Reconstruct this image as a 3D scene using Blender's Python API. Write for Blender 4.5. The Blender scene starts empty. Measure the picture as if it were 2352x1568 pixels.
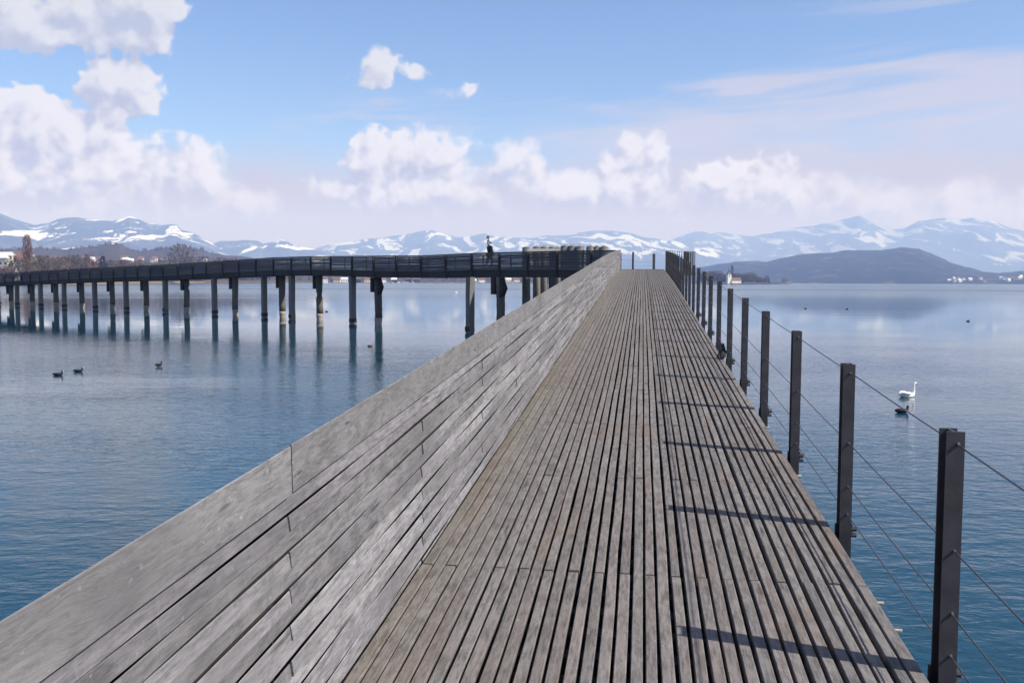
import bpy, math, random
import numpy as np
from mathutils import Vector, Matrix

random.seed(7)
S = bpy.context.scene
C = S.collection

# ------------------------------------------------------------------ camera
EYE = 3.45                       # eye above the lake
FPX = 2050.0                     # focal length in units of a 2352 px wide frame
PITCH = math.atan((784 - 646) / FPX)
ROLL = 0.0035
_fw = Vector((0, math.cos(PITCH), -math.sin(PITCH)))
_u0 = Vector((0, math.sin(PITCH), math.cos(PITCH)))
_r0 = Vector((1, 0, 0))
_rt = _r0 * math.cos(ROLL) + _u0 * math.sin(ROLL)
_up = _u0 * math.cos(ROLL) - _r0 * math.sin(ROLL)
cam_d = bpy.data.cameras.new('camera')
cam_d.sensor_width = 36.0
cam_d.lens = FPX / 2352 * 36
cam_d.clip_start = 0.05
cam_d.clip_end = 60000
cam = bpy.data.objects.new('camera', cam_d)
C.objects.link(cam)
cam.matrix_world = Matrix(((_rt.x, _up.x, -_fw.x, 0), (_rt.y, _up.y, -_fw.y, 0), (_rt.z, _up.z, -_fw.z, EYE), (0, 0, 0, 1)))
S.camera = cam

def ray(x, y):
    return _fw + _rt * ((x - 1176) / FPX) + _up * ((784 - y) / FPX)
def ae(x, y):
    """azimuth (clockwise from +Y) and elevation of a measured sight line"""
    r = ray(x, y).normalized()
    return math.atan2(r.x, r.y), math.asin(r.z)

# ------------------------------------------------------------------ light
SUN_AZ, SUN_EL = math.radians(111.0), math.radians(42.5)
sun_from = Vector((math.sin(SUN_AZ) * math.cos(SUN_EL), math.cos(SUN_AZ) * math.cos(SUN_EL), math.sin(SUN_EL)))
sl = bpy.data.lights.new('sun', 'SUN')
sl.energy = 5.0
sl.angle = math.radians(0.53)
sl.color = (1.0, 0.972, 0.945)
sun = bpy.data.objects.new('sun', sl)
C.objects.link(sun)
sun.rotation_euler = sun_from.to_track_quat('Z', 'Y').to_euler()

S.view_settings.view_transform = 'Standard'
S.view_settings.look = 'None'
S.view_settings.exposure = 0.62
S.view_settings.gamma = 1.0
S.view_settings.use_curve_mapping = False
S.render.engine = 'CYCLES'
cy = S.cycles
cy.use_denoising = True
cy.use_adaptive_sampling = True
cy.adaptive_threshold = 0.015
cy.max_bounces = 8
cy.diffuse_bounces = 3
cy.glossy_bounces = 4
cy.transmission_bounces = 2
cy.volume_bounces = 1
cy.transparent_max_bounces = 12
cy.caustics_reflective = False
cy.caustics_refractive = False
cy.sample_clamp_indirect = 6.0

# ------------------------------------------------------------------ node helper
class NT:
    def __init__(s, tree):
        s.t = tree; tree.nodes.clear()
    def n(s, kind, **kw):
        nd = s.t.nodes.new(kind)
        for k, v in kw.items():
            setattr(nd, k, v)
        return nd
    def put(s, sock, v):
        if isinstance(v, bpy.types.NodeSocket): s.t.links.new(v, sock)
        else: sock.default_value = v
    def m(s, op, a, b=None, c=None, clamp=False):
        nd = s.n('ShaderNodeMath', operation=op, use_clamp=clamp)
        for i, v in enumerate((a, b, c)):
            if v is not None: s.put(nd.inputs[i], v)
        return nd.outputs[0]
    def v(s, op, a, b=None, c=None):
        nd = s.n('ShaderNodeVectorMath', operation=op)
        for i, v in enumerate((a, b, c)):
            if v is not None: s.put(nd.inputs[i], v)
        return nd.outputs['Value'] if op in ('DOT_PRODUCT', 'LENGTH', 'DISTANCE') else nd.outputs[0]
    def xyz(s, v):
        nd = s.n('ShaderNodeSeparateXYZ'); s.put(nd.inputs[0], v); return nd.outputs
    def comb(s, x, y, z):
        nd = s.n('ShaderNodeCombineXYZ')
        for i, v in enumerate((x, y, z)): s.put(nd.inputs[i], v)
        return nd.outputs[0]
    def noise(s, vec, scale, detail=4, rough=0.55, dist=0.0, out='Fac', typ=None, lac=2.0):
        nd = s.n('ShaderNodeTexNoise')
        if typ: nd.noise_type = typ
        s.put(nd.inputs['Vector'], vec); s.put(nd.inputs['Scale'], scale)
        s.put(nd.inputs['Detail'], detail); s.put(nd.inputs['Roughness'], rough); s.put(nd.inputs['Distortion'], dist)
        s.put(nd.inputs['Lacunarity'], lac)
        return nd.outputs[out]
    def mix(s, f, a, b, blend='MIX'):
        nd = s.n('ShaderNodeMix', data_type='RGBA', blend_type=blend)
        s.put(nd.inputs[0], f); s.put(nd.inputs[6], a); s.put(nd.inputs[7], b)
        return nd.outputs[2]
    def ss(s, x, lo, hi, a=0.0, b=1.0, kind='SMOOTHSTEP'):
        nd = s.n('ShaderNodeMapRange', interpolation_type=kind)
        for i, v in enumerate((x, lo, hi, a, b)): s.put(nd.inputs[i], v)
        return nd.outputs[0]
    def map(s, vec, scale=(1, 1, 1), rot=(0, 0, 0), loc=(0, 0, 0)):
        nd = s.n('ShaderNodeMapping')
        s.put(nd.inputs['Vector'], vec); s.put(nd.inputs['Location'], loc)
        s.put(nd.inputs['Rotation'], rot); s.put(nd.inputs['Scale'], scale)
        return nd.outputs[0]

def rgb(r, g, b): return (r, g, b, 1.0)

# ------------------------------------------------------------------ sky
W = bpy.data.worlds.new('World'); S.world = W; W.use_nodes = True
q = NT(W.node_tree)
SKY_STRENGTH = 0.12
K = 1.0 / SKY_STRENGTH
dirv = q.n('ShaderNodeTexCoord').outputs['Generated']
dx, dy, dz = q.xyz(dirv)
az = q.m('ARCTAN2', dx, dy)
el = q.m('ARCSINE', dz)
sky = q.n('ShaderNodeTexSky', sky_type='NISHITA')
sky.sun_disc = False
sky.sun_elevation = SUN_EL
sky.sun_rotation = SUN_AZ
sky.altitude = 400
sky.air_density = 1.0
sky.dust_density = 0.6
sky.ozone_density = 1.5
base = q.mix(1.0, sky.outputs[0], rgb(0.76, 0.93, 1.22), 'MULTIPLY')

# cumulus seen over the lake: (x, y, half width, half height) along measured sight lines
CUM = [(60,45,120,62),(190,45,120,66),(300,25,95,80),(350,20,60,80),(20,20,60,60),(130,75,160,34),(300,75,80,34),
       (245,190,52,48),(305,205,62,55),(260,240,85,28),(335,240,40,26),
       (20,270,55,66),(100,310,85,66),(185,335,75,82),(245,385,70,75),(120,410,190,80),(410,392,75,52),(330,425,130,60),(0,400,90,90),(455,410,40,42),(370,325,80,24,.55),(520,470,90,40,.5),
       (868,152,54,46,.55),(845,180,70,26,.35),(945,166,56,24,.3),(1055,208,60,24,.2),
       (862,372,62,48),(955,368,85,50),(1060,380,95,54),(1165,388,68,54),(1215,415,40,52),(1020,440,200,46),(1270,440,62,40),(1345,448,55,38),(1150,470,200,30,.8),
       (1448,362,34,44),(1508,352,26,38),(1445,425,64,42),(1495,420,44,50),(1410,415,28,52),
       (1585,462,66,38),(1690,440,80,44),(1785,425,54,40),(1840,452,70,40),(1930,470,80,34),(2080,482,70,32),(2180,484,90,36),(2310,492,80,38),(1660,400,60,26,.5)]
def field(av, ev, dv):
    p = q.comb(av, ev, 0.0)
    f = None
    for x, y, rx, ry, *wt in CUM:
        a0, e0 = ae(x, y)
        rx, ry = (rx * 1.10, ry * 1.12) if y > 300 else (rx * 0.90, ry * 0.88)
        if x > 1550: rx, ry = rx * 1.12, ry * 1.22
        ia, ie = FPX / rx, FPX / ry
        k = q.v('MULTIPLY_ADD', p, (ia, ie, 0), (-a0 * ia, -e0 * ie, 0))
        k = q.v('DOT_PRODUCT', k, k)
        if wt: k = q.m('ADD', k, 1.0 - wt[0])
        elif y > 300: k = q.m('SUBTRACT', k, 0.28)
        f = k if f is None else q.m('MINIMUM', f, k)
    f = q.m('SUBTRACT', 1.0, q.m('MINIMUM', f, 3.0))
    # the rest of the sky, outside the view: fair-weather cumulus of the same kind
    big = q.noise(q.v('MULTIPLY', dv, (1.0, 1.0, 2.6)), 3.2, 1, 0.5)
    gen = q.m('MULTIPLY_ADD', big, 9.0, -5.3)
    away = q.m('MAXIMUM', q.ss(q.m('ABSOLUTE', av), 0.62, 0.80), q.ss(ev, 0.37, 0.50))
    gen = q.m('MULTIPLY_ADD', q.m('SUBTRACT', 1.0, away), -3.0, gen)
    f = q.m('MAXIMUM', f, q.m('MAXIMUM', gen, -2.0))
    return f
def puffs(dv, det):
    n1 = q.noise(dv, 15.0, det, 0.6)
    n2 = q.noise(q.v('ADD', dv, (4.2, 1.7, 2.9)), 34.0, 2, 0.5)
    puff = q.m('ABSOLUTE', q.m('MULTIPLY_ADD', n2, 2.0, -1.0))
    return q.m('ADD', q.m('MULTIPLY_ADD', n1, 5.0, -2.5), q.m('MULTIPLY_ADD', puff, -2.4, 0.75))
DA, DE = 0.010, 0.016
lat = q.v('NORMALIZE', q.v('ADD', dirv, q.v('MULTIPLY', q.comb(dy, q.m('MULTIPLY', dx, -1.0), 1.6), (DA, DA, DA))))
f0 = field(az, el, dirv)
F0 = q.m('ADD', f0, puffs(dirv, 6))
dF = q.m('ADD', q.m('SUBTRACT', f0, field(q.m('ADD', az, DA), q.m('ADD', el, DE), lat)), q.m('SUBTRACT', puffs(dirv, 4), puffs(lat, 4)))
soft = q.ss(q.noise(dirv, 5.0, 1), 0.38, 0.62, 0.5, 1.3)
soft = q.m('ADD', soft, q.ss(el, 0.135, 0.06, 0.0, 2.4))        # crisp tops, bases melting into the haze
dens = q.ss(F0, q.ss(el, 0.135, 0.06, 0.0, -0.9), soft)
light = q.ss(dF, -1.1, 1.0)
thick = q.ss(F0, 0.4, 2.2)
light = q.m('SUBTRACT', light, q.m('MULTIPLY', thick, 0.15), clamp=True)
low = q.ss(el, 0.26, 0.09)
cl = q.mix(light, rgb(0.44 * K, 0.46 * K, 0.575 * K), rgb(0.74 * K, 0.735 * K, 0.77 * K))
cl2 = q.mix(light, rgb(0.40 * K, 0.36 * K, 0.42 * K), rgb(0.90 * K, 0.85 * K, 0.92 * K))   # low clouds shine through more air
cl = q.mix(low, cl, cl2)
# high thin veils, wind-drawn along the horizon
st = q.comb(q.m('MULTIPLY', az, 2.2), q.m('MULTIPLY', q.m('MULTIPLY_ADD', az, -0.05, el), 20.0), 3.1)
v1 = q.noise(st, 1.6, 6, 0.6, 0.5)
line = q.m('SUBTRACT', q.m('MULTIPLY_ADD', az, 0.08, 0.19), el)
veil_right = q.ss(q.m('ADD', line, q.m('MULTIPLY_ADD', v1, 0.16, -0.08)), -0.015, 0.035)
veil_right = q.m('MULTIPLY', q.m('MULTIPLY', veil_right, q.ss(az, -0.06, 0.20)), q.ss(v1, 0.30, 0.60, 0.45, 1.0))
band = q.m('MULTIPLY', q.m('MULTIPLY', q.ss(el, 0.14, 0.17), q.ss(el, 0.215, 0.19)), q.ss(az, -0.32, -0.16))
top = q.m('MULTIPLY', q.ss(el, 0.255, 0.275), q.ss(az, 0.20, 0.48))
veil = q.m('ADD', q.m('MULTIPLY', q.ss(v1, 0.50, 0.64), q.m('ADD', q.m('MULTIPLY', band, 0.6), q.m('MULTIPLY', top, 0.6))), veil_right, clamp=True)
s1 = q.mix(q.m('MULTIPLY', veil, 0.85), base, rgb(0.555 * K, 0.525 * K, 0.61 * K))
# milky band above the horizon
murk = q.ss(q.m('MULTIPLY_ADD', q.noise(dirv, 9.0, 3), 0.06, el), 0.19, 0.115)
s1 = q.mix(q.m('MULTIPLY', murk, 0.92), s1, rgb(0.50 * K, 0.38 * K, 0.33 * K))
lowfade = q.ss(el, 0.020, 0.100, 0.0, 1.0)
s2 = q.mix(q.m('MULTIPLY', q.m('MULTIPLY', dens, lowfade), 0.95), s1, cl)
bg = q.n('ShaderNodeBackground')
q.put(bg.inputs[0], s2); bg.inputs[1].default_value = SKY_STRENGTH * 0.70
W.cycles.sampling_method = 'MANUAL'
W.cycles.sample_map_resolution = 512
out = q.n('ShaderNodeOutputWorld')
q.t.links.new(bg.outputs[0], out.inputs[0])

# ------------------------------------------------------------------ object helpers
def tag(o, label=None, cat=None, group=None, kind=None):
    if label: o['label'] = label
    if cat: o['category'] = cat
    if group: o['group'] = group
    if kind: o['kind'] = kind
    return o
def empty(name, loc=(0, 0, 0), rz=0.0, parent=None):
    o = bpy.data.objects.new(name, None); C.objects.link(o)
    o.location = loc; o.rotation_euler = (0, 0, rz); o.empty_display_size = 0.2
    if parent: o.parent = parent
    return o
def link(name, me, parent=None, mtx=None):
    o = bpy.data.objects.new(name, me); C.objects.link(o)
    if parent: o.parent = parent
    if mtx is not None: o.matrix_local = mtx
    return o
def copy_tree(o, parent=None):
    c = o.copy(); C.objects.link(c); c.parent = parent
    for ch in list(o.children): copy_tree(ch, c)
    return c

class MB:
    def __init__(s): s.v = []; s.f = []; s.mi = []
    def add(s, vs, fs, mi=0):
        b = len(s.v); s.v += [tuple(p) for p in vs]; s.f += [tuple(i + b for i in f) for f in fs]; s.mi += [mi] * len(fs); return s
    def box(s, lo, hi, M=None, mi=0):
        x0, y0, z0 = lo; x1, y1, z1 = hi
        vs = [Vector(p) for p in ((x0,y0,z0),(x1,y0,z0),(x1,y1,z0),(x0,y1,z0),(x0,y0,z1),(x1,y0,z1),(x1,y1,z1),(x0,y1,z1))]
        if M is not None: vs = [M @ p for p in vs]
        return s.add(vs, [(0,3,2,1),(4,5,6,7),(0,1,5,4),(1,2,6,5),(2,3,7,6),(3,0,4,7)], mi)
    def loft(s, rings, caps=True, mi=0):
        n = len(rings[0]); vs = [p for r in rings for p in r]; fs = []
        for i in range(len(rings) - 1):
            for k in range(n):
                a, b = i * n + k, i * n + (k + 1) % n
                fs.append((a, b, b + n, a + n))
        if caps: fs += [tuple(range(n))[::-1], tuple(range((len(rings) - 1) * n, len(rings) * n))]
        return s.add(vs, fs, mi)
    def tube(s, pts, r, n=8, caps=True, mi=0, ref=Vector((0, 0, 1))):
        pts = [Vector(p) for p in pts]; rings = []
        rr = r if isinstance(r, (list, tuple)) else [r] * len(pts)
        for i, p in enumerate(pts):
            d = (pts[min(i + 1, len(pts) - 1)] - pts[max(i - 1, 0)]).normalized()
            a = d.cross(ref)
            if a.length < 1e-3: a = d.cross(Vector((1, 0, 0)))
            a.normalize(); b = a.cross(d)
            ra = rr[i] if isinstance(rr[i], tuple) else (rr[i], rr[i])
            rings.append([p + a * (math.cos(2 * math.pi * k / n) * ra[0]) + b * (math.sin(2 * math.pi * k / n) * ra[1]) for k in range(n)])
        return s.loft(rings, caps, mi)
    def mesh(s, name, mats, smooth=False):
        me = bpy.data.meshes.new(name); me.from_pydata(s.v, [], s.f)
        for m in (mats if isinstance(mats, (list, tuple)) else [mats]): me.materials.append(m)
        if any(s.mi): me.polygons.foreach_set('material_index', s.mi)
        if smooth: me.polygons.foreach_set('use_smooth', [True] * len(s.f))
        me.validate(); me.update()
        return me
    def obj(s, name, mats, parent=None, mtx=None, smooth=False):
        return link(name, s.mesh(name, mats, smooth), parent, mtx)

# ------------------------------------------------------------------ materials
def new_mat(name):
    m = bpy.data.materials.new(name); m.use_nodes = True
    t = NT(m.node_tree)
    o = t.n('ShaderNodeOutputMaterial'); b = t.n('ShaderNodeBsdfPrincipled')
    t.t.links.new(b.outputs[0], o.inputs[0])
    return m, t, b
def plain(name, col, rough=0.7, vary=0.12, scale=6.0, metal=0.0, bump=0.0):
    col = tuple(v * 0.95 for v in col)
    m, t, b = new_mat(name)
    pos = t.n('ShaderNodeTexCoord').outputs['Object']
    n = t.noise(pos, scale, 5)
    c = t.mix(t.ss(n, 0.3, 0.7), rgb(*[max(0, x * (1 - vary)) for x in col]), rgb(*[x * (1 + vary) for x in col]))
    t.put(b.inputs['Base Color'], c); b.inputs['Roughness'].default_value = rough; b.inputs['Metallic'].default_value = metal
    if bump:
        bp = t.n('ShaderNodeBump'); bp.inputs['Strength'].default_value = bump; bp.inputs['Distance'].default_value = 0.01
        t.put(bp.inputs['Height'], t.noise(pos, scale * 6, 4)); t.put(b.inputs['Normal'], bp.outputs[0])
    return m

YAW = math.radians(8.253)
def wood(name, lo, hi, tint, streak=0.0, moss=False, swirl=0.0, pit=0.5, var=0.12):
    """weathered timber; object X runs along the piece"""
    lo, hi, tint = [tuple(v * 0.88 for v in k) for k in (lo, hi, tint)]
    m, t, b = new_mat(name)
    oc = t.n('ShaderNodeTexCoord').outputs['Object']
    info = t.n('ShaderNodeObjectInfo')
    rnd = info.outputs['Random']
    off = t.v('MULTIPLY', t.comb(rnd, t.m('FRACT', t.m('MULTIPLY', rnd, 7.3)), t.m('FRACT', t.m('MULTIPLY', rnd, 31.7))), (50, 50, 50))
    p = t.v('ADD', oc, off)
    if swirl:
        wv = t.noise(t.map(p, (0.9, 5, 5)), 1.0, 2, out='Color')
        p2 = t.v('ADD', p, t.v('MULTIPLY', t.v('SUBTRACT', wv, (0.5, 0.5, 0.5)), (0.3 * swirl, swirl, swirl)))
    else: p2 = p
    grain = t.noise(t.map(p2, (8.0, 62, 62)), 1.0, 6, 0.70, 0.3)
    fine = t.noise(t.map(p2, (14, 260, 260)), 1.0, 3, 0.6)
    blot = t.noise(t.map(p, (5.5, 10, 10)), 1.0, 6, 0.68)
    mott = t.noise(t.map(p, (12, 70, 70)), 1.0, 4, 0.7)
    spots = t.noise(t.map(p, (42, 130, 130)), 1.0, 3, 0.6)
    g = t.m('ADD', t.m('MULTIPLY', grain, 0.5), t.m('ADD', t.m('MULTIPLY', blot, 0.35), t.m('MULTIPLY', mott, 0.27)))
    c = t.mix(t.ss(g, 0.40, 0.72), rgb(*lo), rgb(*hi))
    c = t.mix(t.ss(blot, 0.48, 0.72, 0.0, 0.55), c, rgb(*tint))
    c = t.mix(t.ss(fine, 0.60, 0.74, 0.0, 0.35), c, rgb(*[x * 0.45 for x in lo]))
    c = t.mix(t.ss(spots, 0.63, 0.72, 0.0, pit), c, rgb(*[x * 0.35 for x in lo]))
    kv = t.n('ShaderNodeTexVoronoi', feature='F1'); t.put(kv.inputs['Vector'], t.map(p2, (1.1, 11, 11))); kv.inputs['Scale'].default_value = 1.0
    knot = t.ss(t.m('MULTIPLY_ADD', grain, 0.10, kv.outputs['Distance']), 0.20, 0.09, 0.0, 0.75)
    c = t.mix(knot, c, rgb(*[x * 0.45 for x in lo]))
    lich = t.noise(t.map(p, (30, 45, 45), loc=(7, 7, 7)), 1.0, 2, 0.5)
    c = t.mix(t.ss(lich, 0.70, 0.76, 0.0, 0.5), c, rgb(*[x * 1.5 for x in hi]))
    val = t.ss(rnd, 0, 1, 1 - var, 1 + var, 'LINEAR')
    hs = t.n('ShaderNodeHueSaturation'); t.put(hs.inputs['Color'], c); t.put(hs.inputs['Value'], val)
    t.put(hs.inputs['Saturation'], t.ss(t.m('FRACT', t.m('MULTIPLY', rnd, 13.7)), 0, 1, 0.60, 1.20, 'LINEAR'))
    c = hs.outputs[0]
    gp = t.n('ShaderNodeNewGeometry').outputs['Position']
    along = t.map(gp, rot=(0, 0, YAW))          # x across the deck, y along it
    if streak:
        sk = t.noise(t.map(along, (1, 22, 1.6)), 1.0, 5, 0.7)
        sk2 = t.noise(t.map(along, (1, 45, 4.0), loc=(9, 3, 1)), 1.0, 4, 0.65)
        big = t.noise(t.map(along, (1, 0.7, 2.0)), 1.0, 3, 0.5)
        c = t.mix(t.m('MULTIPLY', t.ss(sk, 0.55, 0.72), streak), c, rgb(0.29, 0.285, 0.29))
        c = t.mix(t.m('MULTIPLY', t.ss(sk2, 0.60, 0.72), streak * 0.7), c, rgb(0.06, 0.057, 0.06))
        c = t.mix(t.ss(big, 0.46, 0.68, 0.0, 0.62), c, rgb(0.105, 0.10, 0.108))
    if moss:
        ax = t.xyz(along)
        near = t.ss(t.m('ADD', ax[0], t.m('MULTIPLY', t.noise(t.map(along, (4, 1.5, 1)), 1.0, 4), 0.5)), -0.62, -0.98)
        c = t.mix(t.m('MULTIPLY', near, 0.17), c, rgb(0.145, 0.133, 0.062))
        brn = t.noise(t.map(along, (3, 0.8, 1), loc=(4, 4, 0)), 1.0, 4, 0.6)
        c = t.mix(t.ss(brn, 0.50, 0.72, 0, 0.35), c, rgb(0.145, 0.098, 0.07))
    t.put(b.inputs['Base Color'], c)
    b.inputs['Roughness'].default_value = 0.88
    b.inputs['Specular IOR Level'].default_value = 0.25
    bp = t.n('ShaderNodeBump'); bp.inputs['Strength'].default_value = 0.55; bp.inputs['Distance'].default_value = 0.003
    t.put(bp.inputs['Height'], t.m('ADD', grain, t.m('MULTIPLY', fine, 0.6)))
    t.put(b.inputs['Normal'], bp.outputs[0])
    return m

M = {}
M['plank'] = wood('deck_timber', (0.080, 0.071, 0.069), (0.232, 0.209, 0.202), (0.176, 0.151, 0.143), moss=True, pit=0.8)
M['board'] = wood('wall_timber', (0.098, 0.094, 0.104), (0.275, 0.266, 0.282), (0.20, 0.188, 0.198), streak=0.28, swirl=0.03, pit=0.35, var=0.27)
M['cap'] = wood('cap_timber', (0.105, 0.102, 0.109), (0.25, 0.245, 0.253), (0.185, 0.175, 0.182), streak=0.10, swirl=0.35, pit=0.3)
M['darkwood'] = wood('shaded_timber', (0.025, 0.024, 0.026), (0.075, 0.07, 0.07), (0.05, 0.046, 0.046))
M['backing'] = wood('joint_shade_timber', (0.018, 0.017, 0.017), (0.05, 0.047, 0.046), (0.03, 0.028, 0.028))
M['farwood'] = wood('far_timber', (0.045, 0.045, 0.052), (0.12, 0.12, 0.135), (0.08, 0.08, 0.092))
M['pile'] = wood('pile_timber', (0.075, 0.065, 0.055), (0.20, 0.175, 0.15), (0.15, 0.12, 0.09))
M['pile_base'] = wood('sunlit_pile_timber', (0.22, 0.19, 0.16), (0.46, 0.42, 0.37), (0.33, 0.26, 0.20))  # sleeve colour made pale for the sunlight reaching in below the deck
M['dolphin'] = wood('dolphin_timber', (0.10, 0.098, 0.095), (0.27, 0.26, 0.25), (0.17, 0.16, 0.15))
M['palewood'] = wood('pale_timber', (0.42, 0.40, 0.37), (0.62, 0.60, 0.56), (0.52, 0.49, 0.45))
M['steel'] = plain('painted_steel', (0.042, 0.039, 0.046), 0.5, 0.28, 7, bump=0.1)
M['cable'] = plain('steel_cable', (0.10, 0.10, 0.11), 0.35, 0.1, 40, metal=0.6)
M['bolt'] = plain('zinc_bolt', (0.30, 0.29, 0.29), 0.4, 0.2, 60, metal=0.7)
M['pipe'] = plain('plastic_pipe', (0.24, 0.19, 0.16), 0.5, 0.2, 30)

# ------------------------------------------------------------------ water
m, t, b = new_mat('lake_water')
gp = t.n('ShaderNodeNewGeometry').outputs['Position']
dist = t.v('LENGTH', t.v('MULTIPLY', gp, (1, 1, 0)))
px_, py_, pz_ = t.xyz(gp)
w1 = t.noise(t.map(gp, (1.0, 1.7, 1)), 2.6, 3, 0.55, 0.3)
w2 = t.noise(t.map(gp, (0.55, 1.3, 1), rot=(0, 0, 0.35)), 1.1, 2, 0.5, 0.2)
w3 = t.noise(t.map(gp, (0.7, 1.6, 1), rot=(0, 0, -0.25)), 7.5, 2, 0.5)
swell = t.noise(t.map(gp, (0.5, 1.2, 1)), 0.22, 2, 0.5)
patch = t.noise(t.map(gp, (0.035, 0.075, 1)), 1.0, 3, 0.55)
patch2 = t.noise(t.map(gp, (0.0018, 0.012, 1), loc=(3, 8, 0)), 1.0, 3, 0.55)
nearf = t.ss(t.m('MULTIPLY_ADD', t.m('SUBTRACT', patch, 0.5), 60.0, dist), 75.0, 28.0)
amp = t.m('MULTIPLY', t.m('ADD', t.m('MULTIPLY', nearf, t.ss(patch, 0.30, 0.62, 0.30, 1.25)), 0.03), 1.0)
farw = t.m('MULTIPLY', t.ss(patch2, 0.52, 0.66), t.ss(dist, 60, 200))
h = t.m('ADD', t.m('MULTIPLY', w1, 0.021), t.m('ADD', t.m('MULTIPLY', w2, 0.026), t.m('MULTIPLY', w3, 0.0046)))
h = t.m('MULTIPLY', h, amp)
h = t.m('ADD', h, t.m('MULTIPLY', swell, 0.006))
h = t.m('ADD', h, t.m('MULTIPLY', t.m('MULTIPLY', w2, farw), 0.012))
bp = t.n('ShaderNodeBump'); bp.inputs['Strength'].default_value = 1.0; bp.inputs['Distance'].default_value = 1.0
t.put(bp.inputs['Height'], h)
t.put(b.inputs['Normal'], bp.outputs[0])
deep = t.noise(t.map(gp, (0.05, 0.05, 1)), 1.0, 3)
t.put(b.inputs['Base Color'], t.mix(deep, rgb(0.003, 0.030, 0.060), rgb(0.004, 0.044, 0.064)))
t.put(b.inputs['Roughness'], t.m('ADD', t.ss(farw, 0, 1, 0.0, 0.05), t.ss(dist, 60, 400, 0.025, 0.20)))
b.inputs['IOR'].default_value = 1.333
M['water'] = m
w = MB().add([(-13500, -13500, 0), (13500, -13500, 0), (13500, 13500, 0), (-13500, 13500, 0)], [(0, 1, 2, 3)]).obj('lake', M['water'])
tag(w, 'rippled blue lake water', kind='structure')

# ------------------------------------------------------------------ terrain
def vnoise(x, y, seed):
    rs = np.random.RandomState(seed); tab = rs.rand(256, 256)
    xi = np.floor(x).astype(int); yi = np.floor(y).astype(int); fx = x - xi; fy = y - yi
    fx = fx * fx * (3 - 2 * fx); fy = fy * fy * (3 - 2 * fy)
    g = lambda a, c: tab[a % 256, c % 256]
    return (g(xi, yi) * (1 - fx) + g(xi + 1, yi) * fx) * (1 - fy) + (g(xi, yi + 1) * (1 - fx) + g(xi + 1, yi + 1) * fx) * fy
def fbm(x, y, seed, oct=5, gain=0.5):
    a, s_, tot = 1.0, 0, 0
    for o in range(oct):
        s_ = s_ + a * vnoise(x * 2 ** o, y * 2 ** o, seed + o); tot += a; a *= gain
    return s_ / tot

class Range:
    """a ridge of land: skyline measured as (x, y) sight lines, standing at distance rho"""
    def __init__(s, name, prof, front, ridge, back, mat, seed, nu=320, nv=44, relief=0.25, rough=0.02, power=1.0, label=None, cut=1.0, gully=6.0):
        xs = np.linspace(prof[0][0], prof[-1][0], nu)
        ys = np.interp(xs, [p[0] for p in prof], [p[1] for p in prof])
        A, E = zip(*[ae(x, y) for x, y in zip(xs, ys)])
        s.A = np.array(A); E = np.array(E)
        fr = np.interp(xs, [prof[0][0], prof[-1][0]], front) if isinstance(front, tuple) else np.full(nu, float(front))
        s.vs = np.concatenate([np.linspace(0, 1, nv - 8), 1 + np.linspace(0.04, 0.3, 8)])
        s.R = fr[:, None] + (ridge - fr)[:, None] * s.vs[None, :]
        top = EYE + np.tan(E) * ridge
        g = np.where(s.vs <= 1, s.vs ** power, np.clip(1 - (s.vs - 1) * 2.6, 0, 1))
        H = top[:, None] * g[None, :]
        X = s.R * np.sin(s.A)[:, None]; Y = s.R * np.cos(s.A)[:, None]
        L = ridge / gully
        rid = 1 - np.abs(2 * fbm(X / L + 0.3 * Y / L, Y / L * 0.35 + 11, seed, 5, 0.52) - 1)
        n = (rid - 0.72) + 0.5 * (fbm(X / L * 3, Y / L * 2, seed + 40, 4) - 0.5)
        env = np.clip(s.vs * 3, 0, 1) * np.clip((1 - s.vs) * 3.0 + 0.06, 0.06, 1)
        H = H + n * relief * top[:, None] * env[None, :]
        H = H + (fbm(X / L * 9, Y / L * 9, seed + 70, 3) - 0.5) * rough * top.max() * np.clip(s.vs * 6, 0, 1)[None, :]
        # nothing in front may rise over the skyline
        lim = EYE + np.tan(E)[:, None] * s.R + 0.004 * s.R
        H = np.where(s.vs[None, :] < 1, np.minimum(H, lim), H)
        H[:, 0] = -0.8; H[:, -1] = -0.8
        H = np.maximum(H, -0.8)
        s.H = H
        vs = np.stack([X, Y, H], -1).reshape(-1, 3); NV = len(s.vs)
        f = [(i * NV + j, (i + 1) * NV + j, (i + 1) * NV + j + 1, i * NV + j + 1) for i in range(nu - 1) for j in range(NV - 1)]
        me = bpy.data.meshes.new(name); me.from_pydata(vs.tolist(), [], f); me.materials.append(mat)
        me.polygons.foreach_set('use_smooth', [True] * len(f)); me.update()
        s.o = tag(link(name, me), label, kind='structure')
    def ground(s, a, r):
        i = int(np.clip(np.searchsorted(s.A, a), 1, len(s.A) - 1))
        return float(np.interp(r, s.R[i], s.H[i]))
    def hit(s, x, y):
        a, e = ae(x, y); i = int(np.clip(np.searchsorted(s.A, a), 1, len(s.A) - 1))
        for r in np.linspace(s.R[i, 0] + 5, s.R[i, -1], 600):
            z = float(np.interp(r, s.R[i], s.H[i]))
            if z >= EYE + math.tan(e) * r: return (r * math.sin(a), r * math.cos(a), z)
        r = s.R[i, 2]; return (r * math.sin(a), r * math.cos(a), float(np.interp(r, s.R[i], s.H[i])))

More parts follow.
